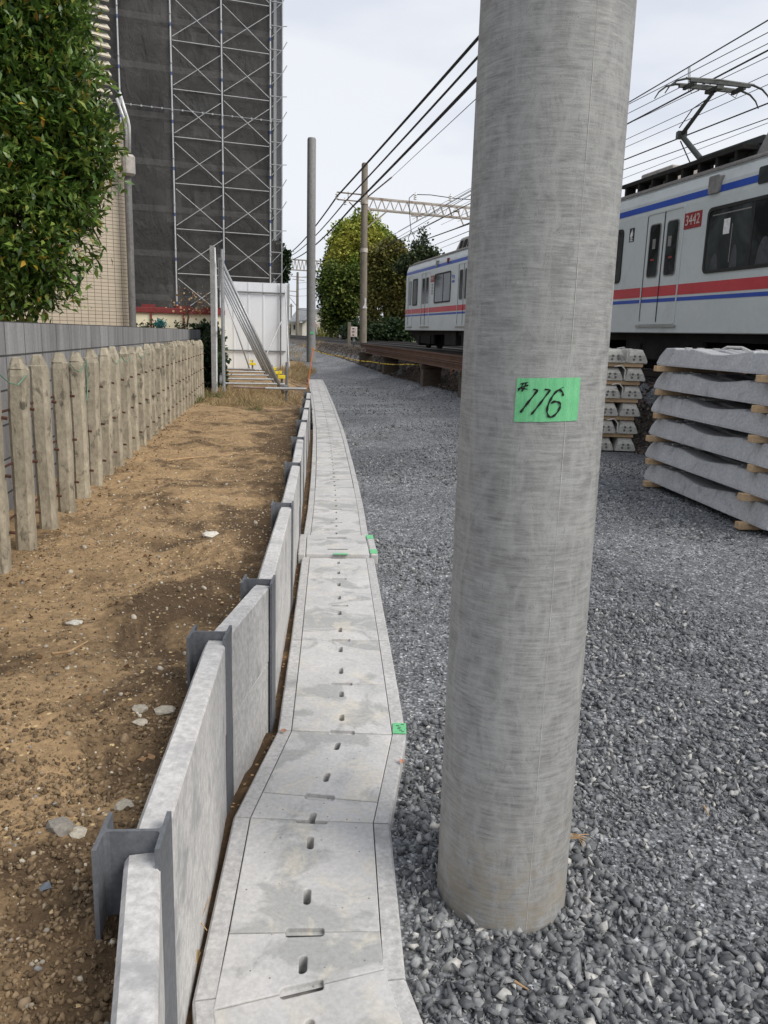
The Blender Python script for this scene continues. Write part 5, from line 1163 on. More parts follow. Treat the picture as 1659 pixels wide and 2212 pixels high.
# side emblem: black square with white sail
b = MB(); tbox(b, 14.33, 14.49, 1.48, 1.70, 0, .006); em = b.build('emblem', MT['black'], c2)
b = MB(); 
for pts in ([(14.425, 1.54), (14.425, 1.69), (14.37, 1.60), (14.365, 1.555)], [(14.43, 1.56), (14.43, 1.68), (14.455, 1.61), (14.45, 1.57)], [(14.36, 1.535), (14.46, 1.545), (14.44, 1.52), (14.38, 1.52)], [(14.36, 1.492), (14.46, 1.492), (14.46, 1.508), (14.36, 1.508)]):
    b.add([ts(s_, h, .0085) for s_, h in pts], [tuple(range(len(pts)))])
b.build('sail', MT['white'], em)
b = MB()
for s_, h, w_, hh in ((3.86, 1.52, .05, .1), (3.98, 1.55, .07, .05), (4.0, 1.48, .04, .05), (4.08, 1.5, .04, .09)): tbox(b, s_, s_+w_, h-.02, h+hh-.02, 0, .006)
p = [ts(4.0+.16*math.cos(a), 1.40+.035*math.sin(a), .006) for a in np.linspace(0, 6.28, 17)[:-1]]; b.add(p, [tuple(range(16))]); b.build('emblem', MT['blue'], c1)
b = MB()
for k, q in enumerate((1.38, 1.29, 1.20, 1.12)): tbox(b, 1.60, 1.74, q, q+.065, 0, .005)
b.build('vertical_sticker', MT['equip'], c1)
b = MB(); tbox(b, .2, .2, 0, 0, 0, 0) if False else None
b = MB(); tpane(b, 2.06, 2.24, 1.93, 2.12, .02, -.05, .02) if True else None; b.build('speaker_box', MT['equip'], c1)
b = MB(); tpane(b, 3.3, 3.42, 1.95, 2.10, .02, -.05, .02); b.build('side_lamp', MT['darkred'], c1)
# stickers on panes and dim interior shapes
b = MB(); tbox(b, 16.98, 17.12, 1.33, 1.53, .0075, .009); b.build('paper_notice', MT['white'], c2)
for s_ in (15.16, 15.62): b = MB(); tbox(b, s_-.04, s_+.05, 1.30, 1.45, .008, .0095); b.build('door_sticker', MT['equip'], c2)
b = MB()
for s_ in (15.13, 15.66): tbox(b, s_-.03, s_+.07, 1.12, 1.15, .008, .0095)
b.build('red_sticker', MT['plate'], c2)
for s_, w_, hh in ((16.75, .18, .22), (17.2, .16, .3), (17.75, .3, .34), (18.3, .25, .22)):
    b = MB(); p = [ts(s_+w_*t_, .875+hh*math.sin(math.pi*t_)**.5, .0078) for t_ in np.linspace(0, 1, 9)]; b.add(p, [tuple(range(9))]); b.build('seat_back', MT['seatback'], c2)
b = MB(); tbox(b, 17.17, 17.185, .95, 1.45, .0078, .0085); tbox(b, 16.7, 17.55, 1.60, 1.615, .0078, .0085); b.build('grab_rail', MT['equip'], c2)
# roof gear
b = MB()
def ac(s0, s1, par, mat, ht=2.78):
    b = MB(); b.hexa([ts(s0, 2.28, -.45), ts(s1, 2.28, -.45), ts(s1, 2.28, -2.15), ts(s0, 2.28, -2.15)], [ts(s0+.25, ht, -.62), ts(s1-.25, ht, -.62), ts(s1-.25, ht, -1.98), ts(s0+.25, ht, -1.98)]); u = b.build('air_conditioner', mat, par, bevel=.04)
    g_ = MB()
    for q in np.arange(s0+.45, min(s1-.5, s0+3.4), .42):
        g_.add([ts(q, 2.38, -.466), ts(q+.28, 2.38, -.466), ts(q+.28, 2.38+(ht-2.38)*.72, -.545), ts(q, 2.38+(ht-2.38)*.72, -.545)], [(0, 1, 2, 3)])
    g_.build('grille', MT['under'], u)
ac(2.3, 5.6, c1, MT['acunit']); ac(8, 11, c1, MT['acunit']); ac(16.72, 21., c2, MT['equip'], 2.98); ac(22.5, 26, c2, MT['equip'])
b = MB(); tbox(b, 13.5, 14.5, 2.42, 2.72, -1.6, -.55); b.build('roof_box', MT['acunit'], c2, bevel=.02)
b = MB(); tbox(b, 13.3, 16.75, 2.50, 2.56, -.55, -.30); 
for q in np.arange(13.4, 16.7, .45): tbox(b, q, q+.06, 2.30, 2.50, -.5, -.32)
b.build('roof_walkway', MT['under'], c2)
pb = MB(); tbox(pb, 15.2, 16.75, 2.60, 2.70, -2., -.60); 
for q in (15.45, 16.0, 16.6):
    for n_ in (-.65, -1.9): pb.tube([ts(q, 2.38, n_), ts(q, 2.60, n_)], .06, 8)
pa = pb.build('pantograph_base', MT['panto'], c2)
def TP(px, py, lat=-1.3):      # point on the vertical plane along the car at lateral lat
    d = ray(px, py); o_ = T0+TNn*lat; t_ = (o_.dot(TNn))/(d.dot(TNn)) if abs(d.dot(TNn)) > 1e-9 else 0
    q = d*((Vector((o_.x, o_.y, 0)).dot(TNn))/(Vector((d.x, d.y, 0)).dot(TNn))); return Vector((q.x, q.y, q.z+CAM_H))
kb, kn, hd = TP(1518, 349), TP(1472, 292), TP(1543, 190)
b = MB(); b.tube([kb, kn], [.05, .045], 10); b.tube([TP(1490, 350), TP(1470, 305)], .012, 6); b.build('lower_arm', MT['panto'], pa)
b = MB(); b.tube([kn, hd-ZU*.05], [.04, .028], 10); b.tube([kn+Vector((-.05, 0, .12)), kn.lerp(hd, .5)+Vector((-.09, 0, .05)), hd-ZU*.1], .010, 6); b.box(kn, (.16, .12, .12)); b.build('upper_arm', MT['panto'], pa)
b = MB()
for e in (-.16, .16):
    c0 = hd+TU*e; b.tube([c0+TNn*.62+ZU*.05, c0+ZU*.07, c0-TNn*.62+ZU*.05], .022, 8); b.box(c0+ZU*.03, (.05, 1.1, .05), (TU, TNn, ZU))
    b.tube([c0+TNn*.60+ZU*.05, c0+TNn*.78-ZU*.0, c0+TNn*.9-ZU*.09, c0+TNn*.97-ZU*.2], [.018, .016, .014, .010], 6)
    b.tube([c0-TNn*.60+ZU*.05, c0-TNn*.78-ZU*.0, c0-TNn*.9-ZU*.09, c0-TNn*.97-ZU*.2], [.018, .016, .014, .010], 6)
b.box(hd-ZU*.03, (.36, .12, .05), (TU, TNn, ZU))
for e in (-.45, .45): b.box(hd+TNn*e, (.34, .05, .06), (TU, TNn, ZU)); b.tube([hd+TNn*e-ZU*.02, hd+TNn*e*.9-ZU*.12, hd+TNn*e*.6-ZU*.06], .006, 5)
b.build('collector_head', MT['panto'], pa)
for q in (14.7, 14.5, 16.3):
    pass

# ------------------------------------------------------------------ rails
RPROF = [(-.065, 0), (.065, 0), (.065, .012), (.012, .03), (.010, .115), (.034, .125), (.034, .152), (-.034, .152), (-.034, .125), (-.010, .115), (-.012, .03), (-.065, .012)]
def rail_path(off, y0, y1, st=2.):
    return [Vector((float(track(y))+off, y, float(railz(y))-.152)) for y in np.arange(y0, y1, st)]
for off, lab in ((-.74, 'nearest running rail of the near track'), (.74, 'second running rail of the near track'), (3.1, 'first rail of the far track'), (4.6, 'outermost rail of the far track')):
    P_ = rail_path(off, 3., 150); b = MB(); b.sweep(RPROF, P_)
    r_ = thing('rail', P_[0], lab, 'rail', 'running rails of the railway'); b.build('rail_web', MT['raildark'], r_)
    b = MB(); b.sweep([(-.03, .153), (.03, .153), (.03, .156), (-.03, .156)], P_); b.build('running_surface', MT['railtop'], r_)
# spare rails lying on blocks beside the track
def spare(Y): return 1.2-.20*(Y-22.7)
k = 0
rows = [(-.22, .80, 17.0, 33.5), (-.02, .80, 16.6, 34.2), (.18, .80, 17.3, 34.8), (-.12, .965, 17.2, 35), (.08, .965, 16.8, 34.4), (.28, .80, 17, 34)]
lb = ['outer lower', 'second lower', 'third lower', 'outer upper', 'inner upper', 'innermost lower']
for (off, z, y0, y1), l_ in zip(rows, lb):
    y0 -= 3; P_ = [Vector((spare(y)+off, y, z+.006*(y-22))) for y in np.arange(y0, y1, 1.5)]; b = MB(); b.sweep(RPROF, P_); tag(b.build('spare_rail', MT['railrust'], origin=P_[0]), l_+' rusty spare rail lying on the timber blocks beside the track', 'spare rail', 'spare rails beside the track')
for i, (Y, lab) in enumerate(((15.5, 'nearest'), (19., 'second'), (22.7, 'third'), (28.3, 'fourth'), (33.2, 'farthest'))):
    x = spare(Y); gz = float(Hg(x-.1, Y)); o = thing('timber_block', (x, Y, gz-.05), '%s dark timber block pile carrying the spare rails' % lab, 'timber block', 'timber block piles under the spare rails')
    ax = (Vector((.98, .2, 0)), Vector((-.2, .98, 0)), ZU); zt_ = .80+.006*(Y-22)-.005; hh = (zt_-.13-gz+.05)
    b = MB(); b.box((x-.02, Y, gz-.05+hh/2), (.52, .28, hh), ax); b.build('block', MT['oldwood'], o, bevel=.015)
    b = MB(); b.box((x-.02, Y, zt_-.065), (.60, .12, .128), ax); b.build('cross_piece', MT['oldwood'], o, bevel=.01)

# ------------------------------------------------------------------ far poles, gantries, wires
q = V(672, 780, 38.); o = thing('concrete_pole', q, 'new pale grey concrete pole standing by the far end of the gravel', 'pole')
tz = V(674, 298, 38.).z; rr = 9.0/1750*38*1.03
b = MB(); b.tube([Vector((q.x-.0, 38, q.z-.3)), Vector((q.x-.05, 38, (q.z+tz)/2)), Vector((q.x-.07, 38, tz-.06)), Vector((q.x-.07, 38, tz))], [rr*1.03, rr*.98, rr*.94, rr*.8], 28); b.build('shaft', MT['pole_far'], o, smooth=True, auto=True)
b = MB(); g = V(674, 719, 37.79); b.box(g, (.16, .012, .11)); b.build('green_tape', MT['tape'], o)
# old gantry pole
GY = 42.
q = V(784, 776, GY); tz = V(788, 352, GY).z
ga = thing('overhead_gantry', (q.x, GY, q.z), 'near railway gantry with old brown pole, side arms and lattice beam', 'gantry')
gx = lambda z: q.x+(V(788, 352, GY).x-q.x)*(z-q.z)/(tz-q.z)
b = MB(); b.tube([Vector((gx(z), GY, z)) for z in (q.z-.4, 3, 6, tz-.08, tz)], [.185, .175, .165, .155, .12], 20); b.build('pole', MT['oldpole'], ga, smooth=True, auto=True)
for py, h in ((432, .42), (541, .2)):
    z = V(786, py, GY).z; b = MB(); b.tube([Vector((gx(z), GY, z-h/2)), Vector((gx(z), GY, z+h/2))], .19, 16); b.build('pole_band', MT['truss'], ga)
def truss(parent, A_, B_, dep, n_, depth=.0, mat='truss', r=.035, dbl=.35):
    b = MB(); A_ = Vector(A_); B_ = Vector(B_); d = ZU*-dep; yv = Vector((0, dbl, 0))
    for o_ in (Vector((0, 0, 0)), yv):
        b.box((A_+B_)/2+o_, ((B_-A_).length, r*2, r*2), ((B_-A_).normalized(), Vector((0, 1, 0)), ZU)); b.box((A_+B_)/2+d+o_, ((B_-A_).length, r*2, r*2), ((B_-A_).normalized(), Vector((0, 1, 0)), ZU))
        for i in range(n_):
            a = A_.lerp(B_, i/n_)+o_; m_ = A_.lerp(B_, (i+.5)/n_)+d+o_; e = A_.lerp(B_, (i+1)/n_)+o_; b.tube([a, m_], r*.75, 4); b.tube([m_, e], r*.5, 4)
    return b.build('lattice_beam', MT[mat], parent)
A_ = V(788, 426, GY); B_ = V(1004, 447, GY+.8); far_e = A_+(B_-A_)*1.34
truss(ga, A_, far_e, V(788, 426, GY).z-V(788, 450, GY).z, 16)
b = MB(); b.tube([Vector((far_e.x, far_e.y, .8)), Vector((far_e.x, far_e.y, far_e.z+.8))], .17, 14); b.build('pole', MT['oldpole'], ga)
b = MB(); b.tube([V(728, 415, GY), V(788, 421, GY)], .035, 6); b.tube([V(729, 431, GY), V(788, 436, GY)], .03, 6); b.tube([V(752, 414, GY), V(752, 433, GY)], .02, 6); b.tube([V(754, 436, GY), V(788, 470, GY)], .03, 6); b.build('side_arm', MT['rustpipe'], ga)
b = MB(); b.tube([V(790, 494, GY), V(838, 455, GY)], .035, 6); b.tube([V(794, 450, GY), V(812, 478, GY)], .03, 6); b.build('brace', MT['truss'], ga)
for px, py in ((728, 424), (745, 436), (897, 425), (973, 428)):
    b = MB(); c0 = V(px, py, GY); 
    for k_ in range(3): b.tube([c0+ZU*(.1*k_-.12), c0+ZU*(.1*k_-.06)], [.10, .05], 10)
    b.tube([c0-ZU*.15, c0+ZU*.2], .03, 6); b.build('insulator', MT['insul'], ga)
b = MB(); c0 = V(900, 466, GY); b.box(c0, (.55, .2, .06)); b.tube([V(901, 466, GY), V(901, 478, GY)], .03, 6)
b.tube([V(989, 455, GY), V(1001, 486, GY)], .035, 6); b.box(V(986, 456, GY), (.3, .3, .06)); b.build('hanger_bracket', MT['truss'], ga)
b = MB(); b.tube([V(884, 445, GY), V(886, 480, GY), V(888, 498, GY), V(882, 515, GY), V(885, 523, GY)], .018, 5); b.tube([V(888, 498, GY), V(896, 515, GY), V(890, 522, GY)], .018, 5)
b.tube([V(884, 445, GY), V(884, 428, GY), V(893, 420, GY), V(930, 421, GY), V(985, 429, GY), V(1030, 432, GY)], .02, 5); b.build('jumper_cable', MT['wire'], ga)
b = MB(); w0 = V(790, 700-8, GY-.2); b.add([V(783, 666, GY-.22), V(793.5, 666, GY-.22), V(788.5, 655, GY-.22)], [(0, 1, 2)]); b.box(V(789, 652, GY-.2), (.07, .02, .36)); b.build('triangle_sign', MT['white'], ga)
# second gantry
G2 = 80.
mz = V(800, 736, G2); g2 = thing('overhead_gantry', (mz.x, G2, mz.z), 'distant railway gantry with white lattice mast behind the brown pole', 'gantry')
def lattice(parent, x, y, z0, z1, w_, n_, r=.035):
    b = MB()
    for a, c in ((-w_, -w_), (w_, -w_), (w_, w_), (-w_, w_)): b.box((x+a, y+c, (z0+z1)/2), (.07, .07, z1-z0))
    for i in range(n_):
        za = z0+(z1-z0)*i/n_; zc = z0+(z1-z0)*(i+1)/n_; s_ = 1 if i % 2 else -1
        for yy in (-w_, w_): b.tube([(x-w_*s_, y+yy, za), (x+w_*s_, y+yy, zc)], r, 4)
        for xx in (-w_, w_): b.tube([(x+xx, y-w_*s_, za), (x+xx, y+w_*s_, zc)], r, 4)
    return b.build('lattice_mast', MT['truss'], parent)
lattice(g2, V(801, 700, G2).x, G2, mz.z, V(801, 510, G2).z, .26, 26)
b = MB(); b.tube([Vector((V(793, 600, G2+1).x, G2+1, .9)), Vector((V(793, 497, G2+1).x, G2+1, V(796, 500, G2+1).z))], .22, 14); b.build('pole', MT['pole_far'], g2, smooth=True, auto=True)
truss(g2, V(590, 558, G2+2), V(797, 570, G2), .95, 26, r=.045)
b = MB(); b.tube([V(760, 523, G2), V(760, 566, G2)], .05, 6); b.tube([V(755, 523, G2), V(840, 527, G2)], .05, 6); b.tube([V(790, 541, G2), V(846, 541, G2)], .06, 6); b.tube([V(775, 586, G2), V(800, 592, G2)], .05, 6); b.build('cross_arm', MT['truss'], g2)
b = MB()
for px, py in ((756, 519), (790, 520), (828, 523)): b.tube([V(px, py+3, G2), V(px, py-4, G2)], [.16, .08], 8)
b.build('insulator', MT['insul'], g2)
# third pole by the house
o = thing('utility_pole', V(642, 726, 108), 'distant thin railway pole with crossarms in front of the house', 'utility pole')
b = MB(); p0, p1 = V(642, 726, 108), V(643, 588, 108); b.tube([p0, p1], [.20, .15], 12); b.build('pole', MT['oldpole'], o)
b = MB(); b.tube([V(622, 596, 108), V(666, 600, 108)], .05, 5); b.tube([V(632, 603, 108), V(658, 606, 108)], .05, 5); b.tube([V(621, 628, 108), V(644, 630, 108)], .06, 5); b.tube([V(622, 638, 108), V(643, 640, 108)], .05, 5); b.tube([V(624, 640, 108), V(640, 660, 108)], .05, 5); b.build('crossarm', MT['truss'], o)
for px, py, yb in ((629, 656, 728), (713, 650, 728)):
    o = thing('utility_pole', V(px, yb, 170), 'tiny far utility pole behind the house, %s one' % ('left' if px < 650 else 'right'), 'utility pole'); b = MB(); b.tube([V(px, yb, 170), V(px, py, 170)], .16, 8); b.build('pole', MT['oldpole'], o); b = MB(); b.tube([V(px-5, py+5, 170), V(px+5, py+5, 170)], .09, 5); b.build('crossarm', MT['oldpole'], o)
# wires
def wire(name, label, pts, r, mat='wire', sag=0., n=24, group=None, cat='cable'):
    P_ = []
    for a, c in zip(pts[:-1], pts[1:]):
        for i in range(n): t_ = i/n; p = Vector(a).lerp(Vector(c), t_); P_.append(p-ZU*sag*4*t_*(1-t_))
    P_.append(Vector(pts[-1])); b = MB(); b.tube(P_, r, 5); return tag(b.build(name, MT[mat], origin=P_[0]), label, cat, group)
for (x0, y0, x1, y1, x2, y2, lab, r) in ((728, 424, 1024, 92, 618, 552, 'uppermost', .040), (745, 436, 1024, 132, 622, 556, 'middle', .032), (760, 448, 1024, 176, 634, 560, 'lowest', .044)):
    a = V(x0, y0, GY); e = V(x1, y1, 20.3-.4*(lab == 'lowest')); dd = e-a; far = V(x2, y2, G2+2)
    wire('feeder_cable', lab+' of the three thick black feeder cables left of the big pole', [a+dd*1.7, a+dd*1.0, a], r, n=20, group='black feeder cables', sag=0.02)
    wire('feeder_cable', lab+' thick feeder cable span running on from the gantry to the distance', [a, far], r, n=24, group='black feeder cables', sag=.35)
p0, p1 = V(796, 424, GY), V(846, 383, 37)
b = MB(); b.tube([p0, p1], .035, 6); tag(b.build('stay_insulator', MT['rustpipe'], origin=p0), 'dark rod insulator on the thin stay wire above the gantry', 'insulator')
wire('stay_wire', 'thin grey stay wire rising towards the big pole', [p1, V(1075, 170, 18.5)], .010, 'wire_thin')
def latpt(px, py, lat): return TP(px, py, lat)
WR = [((150, 645), (1032, 125), -1.3, .012, 'messenger'), ((148, 655), (1032, 200), -3.0, .009, 'a'), ((143, 712), (1032, 268), -3.6, .009, 'b'), ((133, 780), (1032, 310), -1.3, .015, 'contact'), ((140, 776), (1032, 350), -5.0, .009, 'c'), ((128, 872), (1032, 455), -4.4, .009, 'd'), ((123, 920), (1032, 520), -5.2, .009, 'e'), ((117, 995), (1032, 635), -5.1, .018, 'f'), ((112, 1055), (1032, 728), -6.5, .013, 'g'), ((108, 1110), (1032, 755), -8.0, .009, 'h')]
wl = ['highest overhead wire right of the big pole', 'second highest thin overhead wire at right', 'third highest thin overhead wire at right', 'thick contact wire touching the pantograph', 'thin overhead wire just under the contact wire', 'thin overhead wire crossing behind the pantograph arm', 'thin overhead wire passing below the upper pantograph arm', 'thick overhead wire crossing the pantograph knee', 'overhead wire just above the train roof', 'lowest thin overhead wire above the train roof']
for (p, q_, lat, r, nm), l_ in zip(WR, wl):
    a = TP(1296+.3516*p[0], .3516*p[1], lat); e = TP(1296+.3516*q_[0], .3516*q_[1], lat)
    d = (a-e); s_far = (GY+.5-a.y)/d.y if d.y else 1
    fr = a+d*s_far; fr.z = a.z+(fr.z-a.z)*.35
    wire('overhead_wire', l_, [e-d*1.2, e, a, fr], r, 'wire' if r > .012 else 'wire_thin', n=6, group='overhead wires above the railway')
for (zx, y0, y1) in ((543, 408, 562), (553, 406, 556)):
    b = MB(); a = TP(1296+.3516*zx, .3516*y0, -1.3); c = TP(1296+.3516*zx, .3516*y1, -1.3); b.tube([a, c], .007, 5); tag(b.build('dropper', MT['wire_thin'], origin=a), 'thin vertical dropper wire left of the pantograph, %s one' % ('left' if zx < 550 else 'right'), 'dropper')
# wires between the gantry and the tree seen left of the big pole
for (a, c, r, l_) in (((1004, 487), (800, 560), .03, 'thick dark contact wire left of the big pole above the train'), ((1004, 476-30), (815, 545), .015, 'thin wire descending left over the yellow green tree'), ((1004, 503), (905, 543), .018, 'wire just above the small air unit of the far car'), ((1004, 516), (930, 545), .012, 'lowest wire above the far train car'), ((1004, 418), (860, 500), .012, 'thin wire rising to the right behind the lattice beam'), ((985, 440), (800, 548), .016, 'wire passing under the lattice beam towards the mast')):
    wire('overhead_wire', l_, [V(a[0]+60, a[1]-(c[1]-a[1])*60/(a[0]-c[0])*1.0, 36), V(*a, 40), V(*c, 76)], r, 'wire' if r > .02 else 'wire_thin', n=6, group='overhead wires above the railway')
for k_, (y0, y1) in enumerate(((566, 600), (580, 612), (600, 625), (617, 640), (640, 668), (670, 668))):
    wire('overhead_wire', '%s thin far wire seen left and right of the new pole' % ['highest', 'second', 'third', 'fourth', 'fifth', 'lowest'][k_], [V(790, y0 if k_ < 5 else 672, 80), V(640, y1, 107)], .018, 'wire_thin', n=6, group='far overhead wires', sag=.2)

# ------------------------------------------------------------------ distant trees, house, odds and ends
def DL(px, py, Y, rpx, rz_=None, ry=None): p = V(px, py, Y); r = rpx*Y/1750; return (p.x, p.y, p.z, r, ry or r, (rz_ or rpx)*Y/1750)
def dt(name, label, bx, by, Y, lumps, n, size, mat, per=7, sp_=.22, tr=.2, **k):
    b0 = V(bx, by, Y); l = max(lumps, key=lambda q: q[2]); return tree(name, label, (b0.x, b0.y, b0.z-.2), (l[0], l[1], l[2]), lumps, n, per, sp_, size, mat, tr, LEAFB, 'trees beyond the railway', 'tree', 14, None, 5)
dt('ginkgo_tree', 'tall yellow green tree beyond the railway', 770, 733, 74, [DL(770, 540, 74, 58, 52), DL(745, 580, 74, 40, 50), DL(790, 510, 74, 40, 36), DL(758, 502, 74, 26, 24), DL(820, 555, 74, 40, 45), DL(842, 560, 74, 18, 40), DL(735, 520, 74, 22, 25)], 3000, .27, MT['leaf_ginkgo'])
dt('leafy_tree', 'deep green tree under the yellow green crown', 760, 733, 71, [DL(735, 640, 71, 36, 60), DL(760, 660, 71, 40, 60), DL(718, 610, 71, 20, 40), DL(725, 680, 71, 22, 40), DL(780, 620, 71, 35, 40)], 2600, .26, MT['leaf_mid'])
dt('evergreen_tree', 'dark evergreen tree at the left edge of the leafy group', 715, 728, 76, [DL(705, 605, 76, 15, 28), DL(708, 640, 76, 17, 25), DL(720, 570, 76, 14, 25)], 420, .28, MT['leaf_dark'])
dt('bushy_tree', 'broad olive brown tree behind the train end', 850, 735, 64, [DL(845, 600, 64, 45, 55), DL(870, 640, 64, 40, 60), DL(830, 670, 64, 40, 45), DL(890, 600, 64, 25, 30), DL(820, 570, 64, 28, 28), DL(850, 555, 64, 25, 25), DL(900, 680, 64, 25, 35)], 3400, .24, MT['leaf_olive'])
dt('conifer_tree', 'small grey green conifer rising above the far train car', 912, 735, 60, [DL(912, 505, 60, 6, 14), DL(910, 530, 60, 15, 10), DL(915, 552, 60, 26, 12), DL(895, 560, 60, 22, 12), DL(935, 556, 60, 14, 10), DL(905, 580, 60, 40, 14), DL(875, 575, 60, 20, 10), DL(925, 610, 60, 30, 20)], 800, .22, MT['leaf_pine'], sp_=.16, tr=.1)
dt('bushy_tree', 'dark green tree beside the right edge of the scaffold', 612, 640, 40, [DL(611, 560, 40, 12, 20), DL(607, 590, 40, 16, 18), DL(600, 560, 40, 16, 30)], 380, .16, MT['leaf_dark'], sp_=.10, tr=.08)
dt('shrub', 'low green undergrowth below the trees near the train', 870, 735, 58, [DL(880, 722, 58, 18, 12), DL(860, 715, 58, 25, 18), DL(820, 722, 58, 30, 14), DL(770, 722, 58, 30, 14)], 900, .24, MT['leaf_dark'])
bl_ = [DL(640+i*30, 712, 150+8*(i % 3), 22, 12+4*(i % 2)) for i in range(-12, 1)]
dt('shrub', 'row of low far bushes at the horizon behind the house', 560, 726, 150, bl_, 1200, .6, MT['leaf_olive'])
# hidden depth behind trees: broad wood
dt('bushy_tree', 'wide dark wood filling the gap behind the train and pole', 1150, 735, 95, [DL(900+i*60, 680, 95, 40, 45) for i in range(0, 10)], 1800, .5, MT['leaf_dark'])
o = thing('house', V(670, 727, 120), 'small white plastered house with grey tiled roof in the distance', 'house')
YH = 120.
def hv(px, py, dy=0.): return V(px, py, YH+dy)
a, c, zt_, z0 = hv(653, 690), hv(738, 690), hv(690, 693).z, .9
b = MB(); b.box(((a.x+c.x)/2, YH+4, (z0+zt_)/2), (c.x-a.x, 8, zt_-z0)); 
ap = hv(687, 668); b.add([(a.x, YH, zt_), (c.x+.0, YH, zt_-.35), (ap.x, YH, ap.z), (a.x, YH+8, zt_), (c.x, YH+8, zt_-.35), (ap.x, YH+8, ap.z)], [(0, 1, 2), (3, 5, 4), (0, 2, 5, 3), (1, 4, 5, 2)])
a2 = hv(627, 700); b.box(((a2.x+a.x)/2, YH+3.8, (z0+zt_-.3)/2), (a.x-a2.x-.02, 6, zt_-.3-z0)); b.build('wall', MT['hwall'], o)
b = MB(); e1 = Vector((c.x+1.0, YH-.5, zt_-.35)); 
b.add([Vector((ap.x, YH-.6, ap.z+.12)), Vector((c.x+1.2, YH-.6, zt_-.55)), Vector((c.x+1.2, YH+8.6, zt_-.55)), Vector((ap.x, YH+8.6, ap.z+.12)), Vector((ap.x, YH-.6, ap.z+.34)), Vector((c.x+1.2, YH-.6, zt_-.33)), Vector((c.x+1.2, YH+8.6, zt_-.33)), Vector((ap.x, YH+8.6, ap.z+.34))], [(0, 1, 2, 3), (4, 5, 6, 7), (0, 1, 5, 4), (1, 2, 6, 5), (3, 0, 4, 7), (2, 3, 7, 6)])
zl = hv(625, 697).z
e0, e1_, r1, r0 = V(623, 695, YH-.8), V(661, 691, YH-.8), V(690, 667, YH+4), V(644, 665, YH+4)
b.add([e0, e1_, r1, r0]+[q-ZU*.2 for q in (e0, e1_, r1, r0)], [(0, 1, 2, 3), (7, 6, 5, 4), (0, 4, 5, 1), (1, 5, 6, 2), (2, 6, 7, 3), (3, 7, 4, 0)])
b.build('roof', MT['hroof'], o)
for x0, x1, y0, y1, mt in ((692, 703, 698, 712, 'brown'), (705, 716, 699, 711, 'glass'), (634, 638, 702, 712, 'glass')):
    b = MB(); p0, p1 = hv(x0, y1), hv(x1, y0); b.box(((p0.x+p1.x)/2, YH-.02, (p0.z+p1.z)/2), (p1.x-p0.x, .12, p1.z-p0.z)); b.build('window', MT[mt], o)
b = MB(); p0, p1 = hv(692, 697), hv(720, 697); b.box(((p0.x+p1.x)/2, YH-.03, p0.z), (p1.x-p0.x, .1, .08)); b.build('trim', MT['brown'], o)
# worker by the far pole
def person(loc):
    o = thing('person', loc, 'distant worker in white helmet and orange vest reaching to the pole', 'person')
    J_ = {'pel': (0, 0, .95), 'ch': (0, 0, 1.32), 'nk': (0, 0, 1.5), 'hd': (0, 0, 1.62), 'lh': (-.1, 0, .9), 'lk': (-.14, -.05, .5), 'lf': (-.16, .02, .05), 'rh': (.1, 0, .9), 'rk': (.16, -.04, .5), 'rf': (.22, 0, .05), 'ls': (-.2, 0, 1.42), 'le': (-.42, -.1, 1.36), 'lw': (-.66, -.1, 1.44), 'rs': (.2, 0, 1.42), 're': (.26, .02, 1.14), 'rw': (.22, -.1, .9)}
    E = [('pel', 'ch'), ('ch', 'nk'), ('nk', 'hd'), ('pel', 'lh'), ('lh', 'lk'), ('lk', 'lf'), ('pel', 'rh'), ('rh', 'rk'), ('rk', 'rf'), ('ch', 'ls'), ('ls', 'le'), ('le', 'lw'), ('ch', 'rs'), ('rs', 're'), ('re', 'rw')]
    Rr = {'pel': .15, 'ch': .17, 'nk': .07, 'hd': .1, 'lh': .1, 'rh': .1, 'lk': .075, 'rk': .075, 'lf': .06, 'rf': .06, 'ls': .08, 'rs': .08, 'le': .055, 're': .055, 'lw': .045, 'rw': .045}
    ks = list(J_); me = bpy.data.meshes.new('body'); me.from_pydata([J_[k] for k in ks], [(ks.index(a), ks.index(c)) for a, c in E], []); ob = bpy.data.objects.new('body', me); COL.objects.link(ob); ob.parent = o
    md = ob.modifiers.new('skin', 'SKIN'); 
    for i, k in enumerate(ks): me.skin_vertices[0].data[i].radius = (Rr[k], Rr[k]); me.skin_vertices[0].data[i].use_root = (k == 'pel')
    ob.modifiers.new('sub', 'SUBSURF').levels = 1; me.materials.append(MT['cloth'])
    b = MB(); L0 = Vector(loc); b.tube([L0+Vector((0, 0, z)) for z in (1.0, 1.2, 1.4, 1.46)], [.19, .20, .21, .12], 12); b.build('vest', MT['vest'], o)
    b = MB(); b.tube([L0+Vector((0, 0, z)) for z in (1.66, 1.70, 1.76, 1.80)], [.15, .135, .10, .03], 12); b.build('helmet', MT['helmet'], o)
person(V(681, 724, 104))
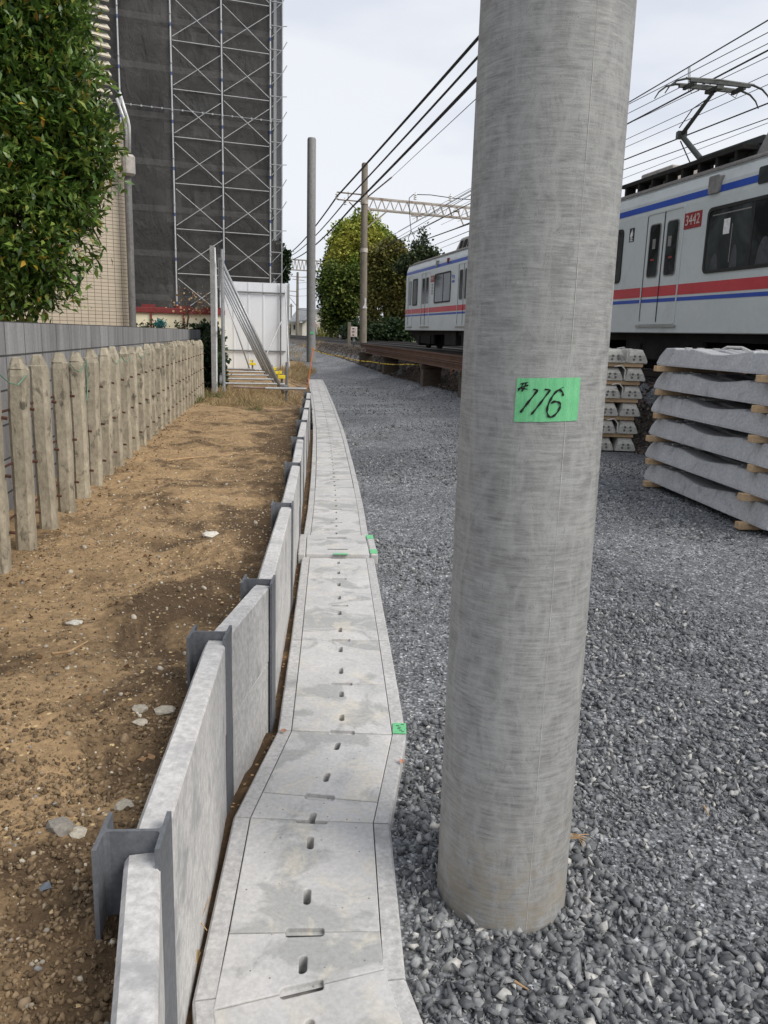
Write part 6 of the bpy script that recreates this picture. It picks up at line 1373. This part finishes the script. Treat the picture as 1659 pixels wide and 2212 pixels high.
# pale bags, box sign, wooden post, teal box
for k_, (px, py, r) in enumerate(((742, 727, .55), (758, 726, .7), (773, 728, .5), (790-20+9, 729, .45))):
    c0 = V(px, py, 62); b = MB(); vs, fs = PEB[k_]; b.add([(c0.x+v[0]*r*.8, c0.y+v[1]*r, c0.z+v[2]*r*.7) for v in vs], [tuple(f) for f in fs])
    tag(b.build('sandbag', MT['bag'], origin=c0, smooth=True), ['leftmost pale pink bag beside the far rails', 'tallest pale pink bag in the row beside the far rails', 'pale pink bag right of the tallest one', 'rightmost pale pink bag next to the wooden post'][k_], 'bag', 'pale bags beside the rails')
o = thing('wooden_post', V(754, 778, 41), 'brown wooden post standing left of the gantry pole', 'post'); b = MB(); p0, p1 = V(753, 778, 41), V(754.5, 696, 41); b.box((p0+p1)/2, (.15, .13, (p1-p0).length)); b.build('post', MT['oldpole'], o, bevel=.01)
o = thing('signal_box', V(764, 728, 44), 'pale pink metal box on a short leg beside the gantry pole', 'box'); p0, p1 = V(764, 728, 44), V(764, 706, 44)
b = MB(); b.box((p0+p1)/2, (.36, .25, (p1-p0).length)); bx_ = b.build('cabinet', MT['signwhite'], o, bevel=.02)
b = MB()
for dz, w_ in ((.17, .10), (0, .13), (-.16, .11)): b.box((p0+p1)/2+Vector((-.02, -.128, dz)), (w_, .006, .05))
b.build('mark', MT['rust'], bx_)
b = MB(); b.tube([p0-ZU*.9, p0], .05, 8); b.build('leg', MT['galv_dark'], o)
o = thing('storage_tank', V(862, 729, 60), 'low pale box with teal cover under the trees', 'box'); b = MB(); c0 = V(838, 727, 60); b.box(c0, (.7, .6, .6)); b.build('pale_box', MT['signwhite'], o); b = MB(); c0 = V(850, 725, 60.5); b.box(c0, (.6, .6, .8)); b.build('teal_cover', MT['teal'], o)
# rope line with orange pins
pins = [(G(664, 838, .0), V(675, 754, G(664, 838, .0).y)), ]
g1 = G(664, 838, .02); t1 = V(676, 755, g1.y); g2_ = G(970, 850, .02); t2 = V(976, 783, g2_.y)
for g_, t_, lab in ((g1, t1, 'orange rope pin leaning at the far end of the drain'), (g2_, t2, 'orange rope pin beside the spare rails')):
    o = thing('rope_pin', g_, lab, 'rope pin', 'orange pins holding the rope'); b = MB(); b.tube([g_-ZU*.05, t_], .014, 8); b.build('pin', MT['orange'], o)
    b = MB(); b.tube([t_+Vector((.03*math.cos(a), 0, .03+.03*math.sin(a))) for a in np.linspace(0, 6.28, 9)], .009, 5); b.build('eye', MT['orange'], o)
mid_ = V(800, 781, 25.5)
wire('rope', 'yellow and black rope sagging between the orange pins', [t1, V(735, 776-7, 25), mid_, V(880, 787, (g2_.y+25)/2), t2], .016, 'rope', n=6, sag=.04, cat='rope')
wire('rope', 'rope end running on to the right behind the big pole', [t2, t2+Vector((1.2, -1.5, -.25)), t2+Vector((2.2, -3., -.2))], .016, 'rope', n=6, cat='rope')
